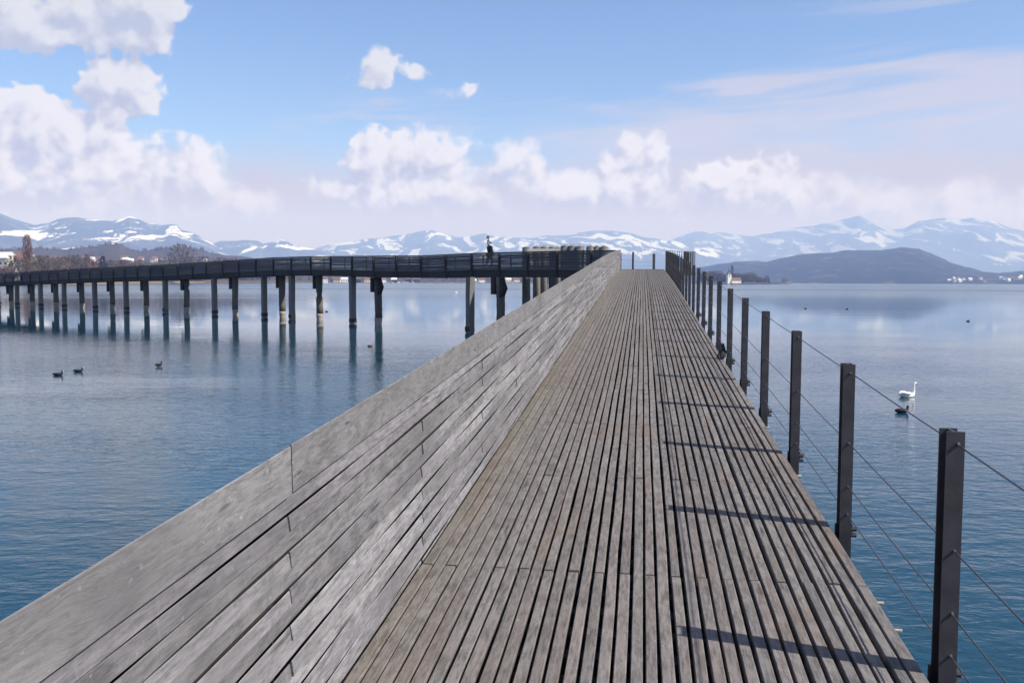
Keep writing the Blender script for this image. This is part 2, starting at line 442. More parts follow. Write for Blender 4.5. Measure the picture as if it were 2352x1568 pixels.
def land_mat(name, forest, field_, snow=0.0, scale=1.0, snow_lo=150, snow_hi=500, meadow=0.5, white=0.68):
    m, t, b = new_mat(name)
    gp = t.n('ShaderNodeNewGeometry'); pos = gp.outputs['Position']; x, y, z = t.xyz(pos)
    nz = t.xyz(gp.outputs['Normal'])[2]
    n1 = t.noise(t.map(pos, (0.0022 * scale, 0.0022 * scale, 0.006 * scale)), 1.0, 7, 0.6, 0.6)
    n2 = t.noise(t.map(pos, (0.02 * scale, 0.02 * scale, 0.04 * scale)), 1.0, 5, 0.6)
    c = t.mix(t.ss(n1, meadow, meadow + 0.12), rgb(*forest), rgb(*field_))
    c = t.mix(t.ss(n2, 0.35, 0.7, 0.0, 0.6), c, rgb(*[v * 0.55 for v in forest]))
    if snow:
        sn = t.noise(t.map(pos, (0.0022 * scale, 0.0005 * scale, 0.0030 * scale), rot=(0, 0.5, 0.15), loc=(3, 1, 0)), 1.0, 8, 0.60, 1.2)
        k = t.m('ADD', sn, t.m('ADD', t.m('MULTIPLY', t.ss(z, snow_lo, snow_hi), 0.13), t.m('MULTIPLY', t.m('SUBTRACT', nz, 0.8), 0.10)))
        k = t.m('ADD', k, t.m('MULTIPLY_ADD', t.noise(t.map(pos, (0.016 * scale, 0.006 * scale, 0.02 * scale)), 1.0, 4, 0.65), 0.22, -0.11))
        c = t.mix(t.ss(k, 0.725 - 0.05 * snow, 0.75 - 0.05 * snow), c, rgb(white, white, white * 1.03))
    t.put(b.inputs['Base Color'], c); b.inputs['Roughness'].default_value = 0.95; b.inputs['Specular IOR Level'].default_value = 0.1
    return m
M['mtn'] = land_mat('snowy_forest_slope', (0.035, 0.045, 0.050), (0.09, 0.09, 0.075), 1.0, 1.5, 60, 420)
M['mtn2'] = land_mat('far_snowy_slope', (0.040, 0.055, 0.065), (0.08, 0.09, 0.09), 1.0, 1.5, 60, 420, white=0.46)  # snow dimmed in the colour to add haze
M['mtn3'] = land_mat('painted_veil_slope', (0.045, 0.06, 0.07), (0.08, 0.09, 0.09), 1.0, 1.7, 60, 420, white=0.30)  # snow greyed further, a cloud veil put into the colour
M['hill'] = land_mat('wooded_hill', (0.016, 0.023, 0.028), (0.15, 0.11, 0.06), 0.0, 6.0, meadow=0.555)
M['nearhill'] = land_mat('near_wooded_hill', (0.060, 0.050, 0.050), (0.10, 0.085, 0.06), 0.0, 9.0, meadow=0.62)
M['shore'] = land_mat('shore_ground', (0.11, 0.09, 0.055), (0.20, 0.16, 0.085), 0.0, 40.0, meadow=0.45)

P1 = [(-160,470),(-60,478),(0,490),(40,505),(81,517),(113,513),(135,504),(167,500),(194,502),(230,506),(259,509),(283,502),(297,498),(316,504),(337,514),(370,518.5),(389,515),(405,516),(418,528),(445,535),(472,549.5),(500,566),(560,590),(640,612)]
P2 = [(420,600),(460,580),(486,562),(507,553.6),(540,553.6),(560,551),(593,552.6),(604,559),(633,555),(644,550),(660,555),(679,565),(720,571.5),(760,581),(787,584),(860,598),(900,606)]
P3 = [(560,610),(640,590),(720,572),(760,560),(841,548.6),(922,540),(949,535),(971,529),(990,528),(1017,536),(1052,544.5),(1084,542),(1111,537),(1138,543),(1182,545.7),(1217,548),(1252,541),(1298,540),(1344,532),(1367,529),(1414,531),(1449,536),(1483,544.5),(1530,551),(1588,556),(1650,575),(1700,590)]
P4 = [(1450,590),(1530,556),(1600,530),(1660,534),(1723,542),(1790,530),(1874,517),(1930,505),(1974,495),(2035,527),(2075,525),(2110,507),(2165,503),(2205,505),(2240,500),(2276,505),(2311,520),(2352,532),(2420,548),(2520,540)]
PH = [(1540,632),(1590,614),(1624,611.7),(1689,601),(1765,599),(1815,587.6),(1873,582),(1911,580),(1949,575),(2018,576),(2064,569),(2083,568.5),(2110,572),(2141,584),(2179,601),(2229,616),(2255,624),(2294,628),(2332,624),(2400,620),(2500,612),(2620,618)]
PW = [(-120,575),(0,572.5),(100,570),(150,575),(173,570),(202,567),(224,565.7),(237,560),(259,559),(275,560),(292,572),(319,577),(378,570),(432,567),(459,572),(486,580.6),(513,586),(567,592),(640,602),(760,615),(900,622),(1050,624),(1200,626),(1330,632)]
r4 = Range('mountain_range', P4, 10200, 13000, 0, M['mtn3'], 21, relief=0.30, rough=0.05, label='snow-streaked mountains greyed as if in cloud behind the blue hill')
r3 = Range('mountain_range', P3, 7800, 11400, 0, M['mtn2'], 5, relief=0.25, rough=0.03, label='pale blue snow-flecked mountain behind the footbridge')
r2 = Range('mountain_range', P2, 6800, 9300, 0, M['mtn'], 33, relief=0.25, rough=0.03, label='low snow-covered ridge left of centre')
r1 = Range('mountain_range', P1, 5200, 8600, 0, M['mtn'], 9, relief=0.28, rough=0.03, label='blue mountains with snow fields at far left')
rh = Range('wooded_hill', PH, (3500, 3100), 4600, 0, M['hill'], 14, relief=0.16, rough=0.07, label='long dark blue wooded hill across the lake', power=0.8, gully=9)
rw = Range('wooded_hill', PW, (900, 1700), 2500, 0, M['nearhill'], 18, relief=0.12, rough=0.10, label='low wooded hill behind the left shore', power=1.3, gully=12)

# ------------------------------------------------------------------ shore strips
def shore(name, pts, depth, z, label):
    """pts: (x sight line, distance of the waterline)"""
    vs, fs = [], []
    xs = np.linspace(pts[0][0], pts[-1][0], 120)
    rr = np.interp(xs, [p[0] for p in pts], [p[1] for p in pts])
    for i, (x, r) in enumerate(zip(xs, rr)):
        a = ae(x, 648)[0]; r = r * (1 + 0.012 * math.sin(i * 1.3) + 0.008 * math.sin(i * 3.1))
        for k, (dr, zz) in enumerate(((0, -0.6), (3, 0.25), (14, 0.6 * z), (depth * 0.5, z), (depth, z))):
            vs.append(((r + dr) * math.sin(a), (r + dr) * math.cos(a), zz + (0.12 * math.sin(i * 2.3 + k) if 0 < k < 4 else 0)))
    for i in range(119):
        for k in range(4): fs.append((i * 5 + k, (i + 1) * 5 + k, (i + 1) * 5 + k + 1, i * 5 + k + 1))
    return tag(MB().add(vs, fs).obj(name, M['shore']), label, kind='structure')
SL = [(-200, 470), (0, 560), (120, 640), (260, 820), (420, 1050), (560, 1250), (800, 1380), (1240, 1500), (1340, 1560)]
shore('shore', SL, 700, 1.6, 'flat lake shore with dry reeds behind the left footbridge')
SP = [(1570, 1560), (1640, 1430), (1690, 1400), (1740, 1440), (1780, 1500), (1815, 1560)]
shore('shore', SP, 90, 1.2, 'low spit of land with bare trees on the right')
def srho(x, tab): return float(np.interp(x, [p[0] for p in tab], [p[1] for p in tab]))

# ------------------------------------------------------------------ footbridge ramp
SY, CY = math.sin(YAW), math.cos(YAW)
Z0 = EYE - 1.78
SLOPE = 0.0541
def zd(s): return Z0 + SLOPE * s - 0.21 * max(0.0, (s - 25) / 24) ** 2
def D(s, t, h=0.0): return Vector((s * SY + t * CY, s * CY - t * SY, zd(s) + h))
def frame(p0, p1):
    x = (p1 - p0).normalized(); y = Vector((0, 0, 1)).cross(x).normalized(); z = x.cross(y)
    return Matrix(((x.x, y.x, z.x, p0.x), (x.y, y.y, z.y, p0.y), (x.z, y.z, z.z, p0.z), (0, 0, 0, 1)))
TL, TR, SEND = -1.165, 1.155, 49.0
PER = 3.72

def plank_mesh(name, L, wdt, thk, mat, seed, seg=5, bow=0.0025, twist=0.0, zlo=None):
    """long piece along X, top face at z=0, slightly bowed, softened edges"""
    rs = random.Random(seed); c = 0.0035; rings = []
    ph = rs.uniform(0, 6.28)
    for i in range(seg + 1):
        u = i / seg; x = u * L
        y = bow * math.sin(math.pi * u + 0.3 * math.sin(ph)) * rs.uniform(0.6, 1.4) * rs.choice((-1, 1)) if 0 < i < seg else 0
        dz = rs.uniform(-0.0015, 0.0015); hw = wdt / 2 + rs.uniform(-0.0012, 0.0012)
        sec = [(-hw, -thk), (hw, -thk), (hw, -c), (hw - c, 0), (-hw + c, 0), (-hw, -c)]
        rings.append([(x, y + a, z_ + dz) for a, z_ in sec])
    return MB().loft(rings).mesh(name, mat)

bridge = empty('footbridge', D(0, 0))
tag(bridge, 'weathered plank walkway running uphill to the crest', 'footbridge')
inv_b = Matrix.Translation(-bridge.location)
NP, GAP = 35, 0.008
pitch = (TR - TL) / NP
rnd = random.Random(3)
cols = []
for i in range(NP):
    wd = pitch - (0.006 + 0.012 * min(1, (i + 3) / 14.0) * rnd.uniform(0.3, 1.25))
    cols.append((TL + pitch * (i + 0.5) + rnd.uniform(-0.002, 0.002), wd))
pmesh = {}
pieces = []
for i, (t0, wd) in enumerate(cols):
    s = 4.64 - 2 * PER + (PER / 2 if i % 2 else 0)
    while s < SEND - 0.05:
        e = min(s + PER, SEND); a = max(s, -2.2)
        if e > a + 0.05: pieces.append((a, e, i))
        s += PER
pieces.sort(key=lambda k: k[0])
rest = MB()
for k, (a, e, i) in enumerate(pieces):
    t0, wd = cols[i]
    L = e - a - rnd.uniform(0.004, 0.009)
    dt0, dt1 = rnd.uniform(-0.002, 0.002), rnd.uniform(-0.002, 0.002)
    Mx = inv_b @ frame(D(a + 0.003, t0 + dt0, rnd.uniform(-0.003, 0.002)), D(e - 0.003, t0 + dt1, rnd.uniform(-0.003, 0.002)))
    if k < 298:
        key = (round(wd, 3), round(L, 1), rnd.randrange(3))
        if key not in pmesh: pmesh[key] = plank_mesh('plank', round(L, 2), wd, 0.045, M['plank'], len(pmesh))
        link('plank', pmesh[key], bridge, Mx)
    else:
        rest.box((0, -wd / 2, -0.045), (L, wd / 2, 0), Mx)
ro = rest.obj('far_planks', M['plank'], bridge); tag(ro, kind='stuff')
# joists, extra ones added to darken plank gaps; stringers, piles under the walkway
for s in [-1.0 + k * 0.4575 for k in range(109)] + [-0.77 + k * 0.4575 for k in range(14)]:
    p0, p1 = D(s, TL - 0.10, -0.135), D(s, TR + 0.02, -0.135)
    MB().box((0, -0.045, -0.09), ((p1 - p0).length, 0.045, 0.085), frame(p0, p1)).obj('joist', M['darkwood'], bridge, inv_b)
for tt in (-0.8, 0.0, 0.8):
    for k in range(7):
        p0, p1 = D(-2 + k * 7.28, tt, -0.40), D(-2 + k * 7.28 + 7.26, tt, -0.40)
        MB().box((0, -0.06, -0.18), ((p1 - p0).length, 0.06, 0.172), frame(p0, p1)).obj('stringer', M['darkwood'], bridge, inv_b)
for k in range(7):
    s = 1.0 + k * 7.5
    p0, p1 = D(s, -1.1, -0.70), D(s, 1.1, -0.70)
    MB().box((0, -0.10, -0.12), ((p1 - p0).length, 0.10, 0.117), frame(p0, p1)).obj('cross_beam', M['darkwood'], bridge, inv_b)
    for tt in (-0.85, 0.85):
        p = D(s, tt, -0.82)
        MB().tube([(p.x, p.y, -1.5), (p.x, p.y, p.z - 0.003)], 0.17, 12).obj('pile', M['pile'], bridge, inv_b, True)
# drain pipes and pegs peeping out of the right edge
for s_, t_ in ((4.24, 1.165), (4.55, 1.163), (6.9, 1.165), (8.6, 1.165)):
    MB().tube([D(s_, t_ - 0.04, -0.05), D(s_, t_ + 0.045, -0.05)], 0.008, 8).obj('drain_peg', M['pipe'], bridge, inv_b, True)

# ------------------------------------------------------------------ timber parapet on the left
wall = empty('timber_parapet', D(0, TL - 0.03))
tag(wall, 'pale grey wall of lapped horizontal boards along the left edge', 'wall')
inv_w = Matrix.Translation(-wall.location)
ROWS = 15                       # the lowest row tucks in below the planks
row_h = (1.07 - 0.172) / 14
WEAVE = 0.0060                  # boards are sprung in and out round the supports: proud at their ends, tucked in at mid length
def board_mesh(L, hgt, thk, mat, seed, weave, seg=16):
    rs = random.Random(seed); rings = []; c = 0.003; ph = rs.uniform(0, 6.28); tilt = 0.0 if hgt > 0.1 else rs.uniform(0.003, 0.007)
    ends = rs.uniform(0.75, 1.2), rs.uniform(0.75, 1.2)
    for i in range(seg + 1):
        u = i / seg; x = u * L
        y = weave * math.cos(2 * math.pi * u) * (ends[0] * (1 - u) + ends[1] * u) + rs.uniform(-0.0008, 0.0008)
        dz = 0.0016 * math.sin(3.3 * u + ph) + rs.uniform(-0.0006, 0.0006)
        sec = [(-thk + c, 0), (-c, 0), (0, c), (-tilt, hgt - c), (-c - tilt, hgt), (-thk + c, hgt - 0.044), (-thk, hgt - 0.046), (-thk, c)]    # top edge bevelled back
        if hgt > 0.1: sec[5], sec[6] = (-thk + c, hgt - 0.052), (-thk, hgt - 0.057)      # cap sheds water outwards
        rings.append([(x, -(a + y), z_ + dz) for a, z_ in sec])
    return MB().loft(rings).mesh('board', mat)
rb = random.Random(11)
bm_cache = {}
for r in range(ROWS + 1):
    top = (r == 0)
    s = 2.85 - 2 * PER + (PER / 2 if r % 2 else 0)
    while s < SEND + 0.6:
        a, e = max(s, -2.0), min(s + PER, SEND + 0.75)
        if e - a > 0.08:
            if top: h0, hh, thk = 1.07 - 0.168, 0.168, 0.062
            else:
                hh = row_h - rb.choice((0.006, 0.007, 0.008, 0.010)); h0 = 1.07 - 0.172 - r * row_h; thk = 0.05
            o0 = rb.uniform(-0.002, 0.002) if top else rb.uniform(-0.003, 0.003)
            o1 = rb.uniform(-0.002, 0.002) if top else rb.uniform(-0.003, 0.003)
            tb = TL - 0.016 + (0.015 if top else 0.0)
            gp_ = 0.015 if top else rb.choice((0.011, 0.014, 0.017))
            p0, p1 = D(a + gp_, tb + o0, h0), D(e, tb + o1, h0)
            L = round((p1 - p0).length, 2); key = (top, round(hh, 3), L, rb.randrange(4))
            if key not in bm_cache:
                bm_cache[key] = board_mesh((p1 - p0).length, hh, thk, M['cap'] if top else M['board'], len(bm_cache), 0.0 if top else WEAVE)
            o = link('cap_board' if top else 'board', bm_cache[key], wall, inv_w @ frame(p0, p1))
        s += PER
for k in range(28):      # added near-black sheets behind the boards, standing in for shade in the joints
    s = -1.95 + k * 1.86
    p0, p1 = D(s, TL - 0.086, -0.05), D(s + 1.855, TL - 0.086, -0.05)
    MB().box((0, 0, 0), ((p1 - p0).length, 0.015, 0.98), frame(p0, p1)).obj('joint_shade_board', M['backing'], wall, inv_w)
for k in range(28):
    s = -0.9 + k * 1.86
    p = D(s, TL - 0.152, -0.3); tp_ = D(s, TL - 0.152, 0.80)
    MB().box((p.x - 0.045, p.y - 0.045, p.z), (p.x + 0.045, p.y + 0.045, tp_.z)).obj('support_post', M['darkwood'], wall, inv_w)

# ------------------------------------------------------------------ cable railing on the right
rail = empty('cable_railing', D(0, 1.235))
tag(rail, 'row of dark steel posts with thin cables along the right edge', 'railing')
inv_r = Matrix.Translation(-rail.location)
def ibeam(h, fl=0.068, dp=0.098, tk=0.009):
    b_ = MB()
    b_.box((-fl / 2, -dp / 2, 0), (fl / 2, -dp / 2 + tk, h)); b_.box((-fl / 2, dp / 2 - tk, 0), (fl / 2, dp / 2, h))
    b_.box((-tk / 2, -dp / 2 + tk, 0), (tk / 2, dp / 2 - tk, h - 0.002))
    return b_
POSTH = 1.25
pm = ibeam(POSTH).mesh('post', M['steel'])
CAB = (0.94, 0.515, 0.255, 0.085)
bolt_m = MB().tube([(0, -0.060, 0), (0, -0.049, 0)], 0.006, 6).mesh('bolt', M['bolt'], False)
brk_m = MB().box((-0.04, -0.012, -0.06), (0.06, 0.012, 0.02)).tube([(0.02, 0.0, -0.012), (0.085, 0.0, -0.012)], 0.016, 8).tube([(0.02, 0.0, -0.05), (0.085, 0.0, -0.05)], 0.014, 8).mesh('bracket', M['steel'])
POSTS = [0.10 + 1.83 * k for k in range(-1, 27)]
for k, s in enumerate(POSTS):
    b0 = D(s, 1.238, 0.99 - POSTH)
    Mx = inv_r @ Matrix.Translation(b0) @ Matrix.Rotation(-YAW + random.uniform(-0.02, 0.02), 4, 'Z') @ Matrix.Rotation(random.uniform(-0.004, 0.004), 4, 'Y')
    po = link('post', pm, rail, Mx)
    if s < 22:
        for hcb in CAB:
            link('bolt', bolt_m, po, Matrix.Translation((0.008, 0, hcb + POSTH - 0.99 + random.uniform(-0.004, 0.004))))
        link('bracket', brk_m, po, Matrix.Translation((0.0, 0.055, POSTH - 0.99 - 0.02)))
for j, hcb in enumerate(CAB):
    pts = []
    for k, s in enumerate(POSTS):
        pts.append(inv_r @ D(s, 1.245, hcb))
        if k < len(POSTS) - 1: pts.append(inv_r @ D(s + 0.915, 1.245, hcb - 0.004))
    MB().tube(pts, 0.0036, 6).obj('cable', M['cable'], rail, smooth=True)

# ------------------------------------------------------------------ second leg of the footbridge
FENCE = [(-69.38,120.0,4.26),(-67.57,119.18,4.3),(-65.68,117.75,4.36),(-63.66,116.22,4.43),(-61.77,114.76,4.49),(-59.76,113.19,4.55),(-57.7,111.54,4.62),(-55.76,109.97,4.67),(-53.54,108.13,4.74),(-51.36,106.3,4.8),(-49.46,104.9,4.85),(-47.47,103.47,4.89),(-45.45,101.99,4.93),(-43.47,100.5,4.98),(-41.38,98.91,5.02),(-39.3,97.28,5.06),(-37.28,95.66,5.1),(-35.06,93.97,5.17),(-32.91,92.29,5.24),(-30.99,90.76,5.31),(-28.71,88.88,5.38),(-26.5,86.89,5.45),(-24.07,84.23,5.5),(-21.69,81.5,5.55),(-19.51,79.33,5.55),(-17.27,77.0,5.54),(-15.0,74.3,5.49),(-12.72,71.43,5.43),(-10.56,68.53,5.37),(-8.67,67.31,5.35),(-6.69,66.0,5.33),(-4.71,63.95,5.36),(-2.75,61.8,5.39),(-0.8,59.54,5.38),(1.04,57.81,5.37),(2.86,56.0,5.36),(4.76,53.34,5.3),(5.94,51.53,5.26)]
FENCE = [Vector(p) for p in FENCE]
# continue out of the frame to the left
for k in range(6): FENCE.insert(0, FENCE[0] + Vector((-1.9, 1.55, -0.06)))
FN = len(FENCE)
def fnorm(i):
    a, b_ = FENCE[max(i - 1, 0)], FENCE[min(i + 1, FN - 1)]
    d = (b_ - a); d.z = 0; d.normalize(); return Vector((d.y, -d.x, 0)) * -1   # towards the far side of the walkway
BW = 2.45
leg2 = empty('footbridge', (FENCE[20].x, FENCE[20].y, 0))
tag(leg2, 'dark high footbridge on piles zigzagging off to the left', 'footbridge')
inv2 = Matrix.Translation(-leg2.location)
par2 = empty('slatted_parapet', FENCE[20])
tag(par2, 'shaded slatted timber parapet on the far footbridge', 'fence')
invp = Matrix.Translation(-par2.location)
rf = random.Random(5)
for i in range(FN - 1):
    a, b_ = FENCE[i], FENCE[i + 1]; na, nb = fnorm(i), fnorm(i + 1)
    za, zb = Vector((0, 0, -1.10)), Vector((0, 0, -1.10))
    # deck slab
    th = Vector((0, 0, -0.07))
    P = [a + za - na * 0.05, b_ + zb - nb * 0.05, b_ + zb + nb * BW, a + za + na * BW]
    MB().add(P + [p + th for p in P], [(0,1,2,3),(7,6,5,4),(0,4,5,1),(1,5,6,2),(2,6,7,3),(3,7,4,0)]).obj('deck_panel', M['plank'], leg2, inv2)
    # edge beams
    for nm, off in (('edge_beam', -0.03), ('edge_beam', BW - 0.14)):
        p0, p1 = a + na * off, b_ + nb * off
        p0 = p0 + Vector((0, 0, -1.35)); p1 = p1 + Vector((0, 0, -1.35))
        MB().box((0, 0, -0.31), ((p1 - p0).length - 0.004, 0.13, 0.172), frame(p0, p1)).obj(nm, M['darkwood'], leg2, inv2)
    # slats between the posts
    Mf = frame(a, b_); Lf = (b_ - a).length
    sb = MB(); zc = -0.115
    gaps = rf.choice((0.004, 0.007, 0.011)) if a.x < -34 else rf.choice((0.004, 0.007, 0.010))
    while zc > -1.06:
        hh = rf.uniform(0.056, 0.066); y0 = rf.uniform(-0.012, 0.012); y1 = y0 + rf.uniform(-0.01, 0.01); sag = rf.uniform(-0.006, 0.006)
        t_ = 0.045
        sec = lambda x, y, dz: [(x, y, zc - hh + dz), (x, y + t_, zc - hh + dz), (x, y + t_, zc + dz), (x, y, zc + dz)]
        sb.loft([[Mf @ Vector(p) for p in sec(0.003, y0, 0)], [Mf @ Vector(p) for p in sec(Lf / 2, (y0 + y1) / 2, sag)], [Mf @ Vector(p) for p in sec(Lf - 0.003, y1, 0)]])
        zc -= hh + gaps * rf.choice((0.2, 0.5, 1.0, 1.0, 1.8))
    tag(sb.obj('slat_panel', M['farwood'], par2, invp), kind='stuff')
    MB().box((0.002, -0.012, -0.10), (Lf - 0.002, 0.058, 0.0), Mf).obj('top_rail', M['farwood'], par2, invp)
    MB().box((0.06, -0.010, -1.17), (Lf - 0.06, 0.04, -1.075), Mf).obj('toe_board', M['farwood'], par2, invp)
    MB().box((-0.055, -0.15, -1.66), (0.055, -0.014, -0.02), Mf).obj('post', M['darkwood'], par2, invp)

# cable railing on the far side of that leg
rail2 = empty('cable_railing', FENCE[20] + fnorm(20) * BW)
tag(rail2, 'thin steel post railing glimpsed through the slats of the far footbridge', 'railing')
inv3 = Matrix.Translation(-rail2.location)
pm2 = ibeam(1.12).mesh('post', M['steel'])
ends = []
for i in range(FN - 1):
    a, b_ = FENCE[i], FENCE[i + 1]; p = a.lerp(b_, 0.42) + fnorm(i) * BW + Vector((0, 0, -1.17))
    link('post', pm2, rail2, inv3 @ Matrix.Translation(p) @ Matrix.Rotation(0.75, 4, 'Z')); ends.append(p)
for hcb in (1.08, 0.65, 0.40, 0.2):
    MB().tube([inv3 @ (p + Vector((0, 0, hcb))) for p in ends], 0.005, 5).obj('cable', M['cable'], rail2)

# piles: slim square ones and thick round ones with brackets
def deck_low(x, y):
    k = min(range(FN), key=lambda i: (FENCE[i].x - x) ** 2 + (FENCE[i].y - y) ** 2); return FENCE[k].z - 1.66
THIN = [(-2.9,59.6),(-13.0,72.0),(-19.8,79.8),(-23.4,83.8),(-30.2,90.2),(-37.3,95.8),(-43.7,100.8),(-49.2,105.0),(-55.1,109.6),(-60.0,113.4),(-65.2,117.4),(-69.8,121)]
THICK = [(-1.15,59.4),(-10.9,70.0),(-17.3,78.2),(-21.8,83.0),(-27.9,88.6),(-35.0,94.8),(-41.4,99.9),(-47.2,104.4),(-52.9,108.8),(-58.0,112.6),(-63.0,116.4),(-68.0,120.4)]
def unit(i0, x, y):
    k = min(range(FN), key=lambda i: (FENCE[i].x - x) ** 2 + (FENCE[i].y - y) ** 2); n = fnorm(k); return n, Vector((n.y, -n.x, 0))
for i, (x, y) in enumerate(THIN):
    n, u = unit(0, x, y); zt = deck_low(x, y); p = Vector((x, y, 0)) + n * 0.15
    lean = rf.uniform(-0.10, 0.10); hw = 0.215
    ry = math.atan2(u.y, u.x)
    rings = []
    for z_ in np.linspace(-2.2, zt + 0.0, 6):
        f_ = (zt - z_) / (zt + 2.2)
        c_ = p + u * (lean * f_ + 0.02 * math.sin(z_ * 2 + i)); w_ = hw * (1 - 0.04 * f_)
        rings.append([Vector((c_.x, c_.y, z_)) + u * a * w_ + n * b2 * w_ for a, b2 in ((-1, -1), (1, -1), (1, 1), (-1, 1))])
    pl = MB().loft(rings).obj('square_pile', M['dolphin'], leg2, inv2)
    MB().box((-0.235, -0.235, 0.10), (0.235, 0.235, 0.42), Matrix.Translation((p.x + u.x * lean, p.y + u.y * lean, 0)) @ Matrix.Rotation(ry, 4, 'Z')).obj('band', M['darkwood'], pl)
for i, (x, y) in enumerate(THICK):
    n, u = unit(0, x, y); zt = deck_low(x, y); p = Vector((x, y, 0)) + n * 0.5
    pl = MB().tube([p + Vector((0.03 * math.sin(i + z_), 0.03 * math.cos(2 * i + z_), z_)) for z_ in np.linspace(0.55, zt, 6)], [0.30 + rf.uniform(-0.012, 0.012) for _ in range(6)], 14).obj('round_pile', M['pile'], leg2, inv2, True)
    MB().tube([p + Vector((0, 0, z_)) for z_ in (-2.2, 0.05, 0.30, 0.36, 0.58)], [0.285, 0.285, 0.295, 0.315, 0.305], 14).obj('pile_foot', M['pile_base'], pl, None, True)
    Mb = Matrix.Translation((p.x, p.y, zt)) @ Matrix(((u.x, n.x, 0, 0), (u.y, n.y, 0, 0), (0, 0, 1, 0), (0, 0, 0, 1)))
    sg = -1 if u.x > 0 else 1
    MB().box((sg * 0.58 if sg < 0 else 0.26, -0.35, -1.15), (sg * 0.26 if sg < 0 else 0.58, 0.25, -0.003), Mb).obj('bracket', M['darkwood'], pl)
    if i < 2:
        pr = [(0.22, 0.0), (0.26, -0.02), (0.62, -0.75), (0.28, -1.35), (0.22, -1.35)]
        vs = [Mb @ Vector((-sg * a, yy, z_)) for yy in (-0.3, 0.1) for a, z_ in pr]
        MB().add(vs, [(0,1,2,3,4), (9,8,7,6,5)] + [(k, (k + 1) % 5 + 5 - 5, (k + 1) % 5 + 5, k + 5) for k in range(5)]).obj('knee_brace', M['darkwood'], pl)

# ------------------------------------------------------------------ corner platform and lookout at the crest
zc_ = zd(SEND)
def slab(name, pts, ztop, thk, mat, parent, inv):
    n = len(pts)
    vs = [(x, y, ztop) for x, y in pts] + [(x, y, ztop - thk) for x, y in pts]
    fs = [tuple(range(n)), tuple(range(2 * n - 1, n - 1, -1))] + [(k, k + n, (k + 1) % n + n, (k + 1) % n) for k in range(n)]
    return MB().add(vs, fs).obj(name, mat, parent, inv)
cL, cR = D(SEND + 0.005, TL - 0.1), D(SEND + 0.005, TR)
e1 = FENCE[-1]; nn = fnorm(FN - 1)
slab('corner_deck', [(cL.x, cL.y), (cR.x, cR.y), (9.5, 55.6), (7.6, 56.6), (e1.x + nn.x * BW, e1.y + nn.y * BW), (e1.x, e1.y)], zc_ + 0.02, 0.08, M['plank'], bridge, inv_b)
lp = [(cR.x + 0.01, cR.y + 0.2), (10.25, 50.1), (10.25, 53.4), (9.3, 55.4), (cR.x + 0.35, cR.y + 2.0)]
slab('lookout_deck', lp, zc_ - 0.07, 0.22, M['darkwood'], bridge, inv_b)
for x, y in ((8.9, 50.9), (9.9, 52.6), (7.5, 52.5), (8.8, 54.8)):
    MB().tube([(x, y, -2), (x, y, zc_ - 0.30)], 0.19, 12).obj('pile', M['pile'], bridge, inv_b, True)
look = empty('lookout_railing', (9.3, 50.2, zc_))
tag(look, 'upright-bar steel railing with one thick post round the crest lookout', 'railing')
invl = Matrix.Translation(-look.location)
x0, x1, yl = cR.x + 0.12, 10.22, 50.15
ya = cR.y + 0.15
MB().tube([invl @ Vector((x0, ya, zc_ + 1.02)), invl @ Vector((x1, yl, zc_ + 1.02))], 0.014, 6).obj('top_bar', M['steel'], look)
MB().tube([invl @ Vector((x1, yl, zc_ + 1.02)), invl @ Vector((x1, 53.4, zc_ + 1.02))], 0.014, 6).obj('top_bar', M['steel'], look)
nb = 13
bar = MB().box((-0.014, -0.014, -0.20), (0.014, 0.014, 1.012)).mesh('bar', M['steel'])
for k in range(1, nb + 1):
    f_ = k / nb; link('bar', bar, look, invl @ Matrix.Translation((x0 + (x1 - x0) * f_, ya + (yl - ya) * f_, zc_)))
for k in range(1, 12): link('bar', bar, look, invl @ Matrix.Translation((x1, yl + 3.2 * k / 12, zc_)))
MB().box((9.65, 50.25, zc_ - 0.25), (9.92, 50.52, zc_ + 1.03)).obj('corner_post', M['darkwood'], look, invl)
rail3 = empty('cable_railing', (7.6, 55.9, zc_))
tag(rail3, 'two dark posts standing on the skyline at the crest', 'railing')
inv4 = Matrix.Translation(-rail3.location)
pm3 = MB().box((-0.075, -0.05, -0.12), (0.075, 0.05, 1.0)).mesh('post', M['steel'])
for x, y in ((6.62, 55.0), (8.72, 55.2)):
    link('post', pm3, rail3, inv4 @ Matrix.Translation((x, y, zc_ + 0.06)))
for hcb in (0.95, 0.5, 0.25):
    MB().tube([inv4 @ Vector((6.62, 55.0, zc_ + 0.06 + hcb)), inv4 @ Vector((8.72, 55.2, zc_ + 0.06 + hcb))], 0.004, 5).obj('cable', M['cable'], rail3)

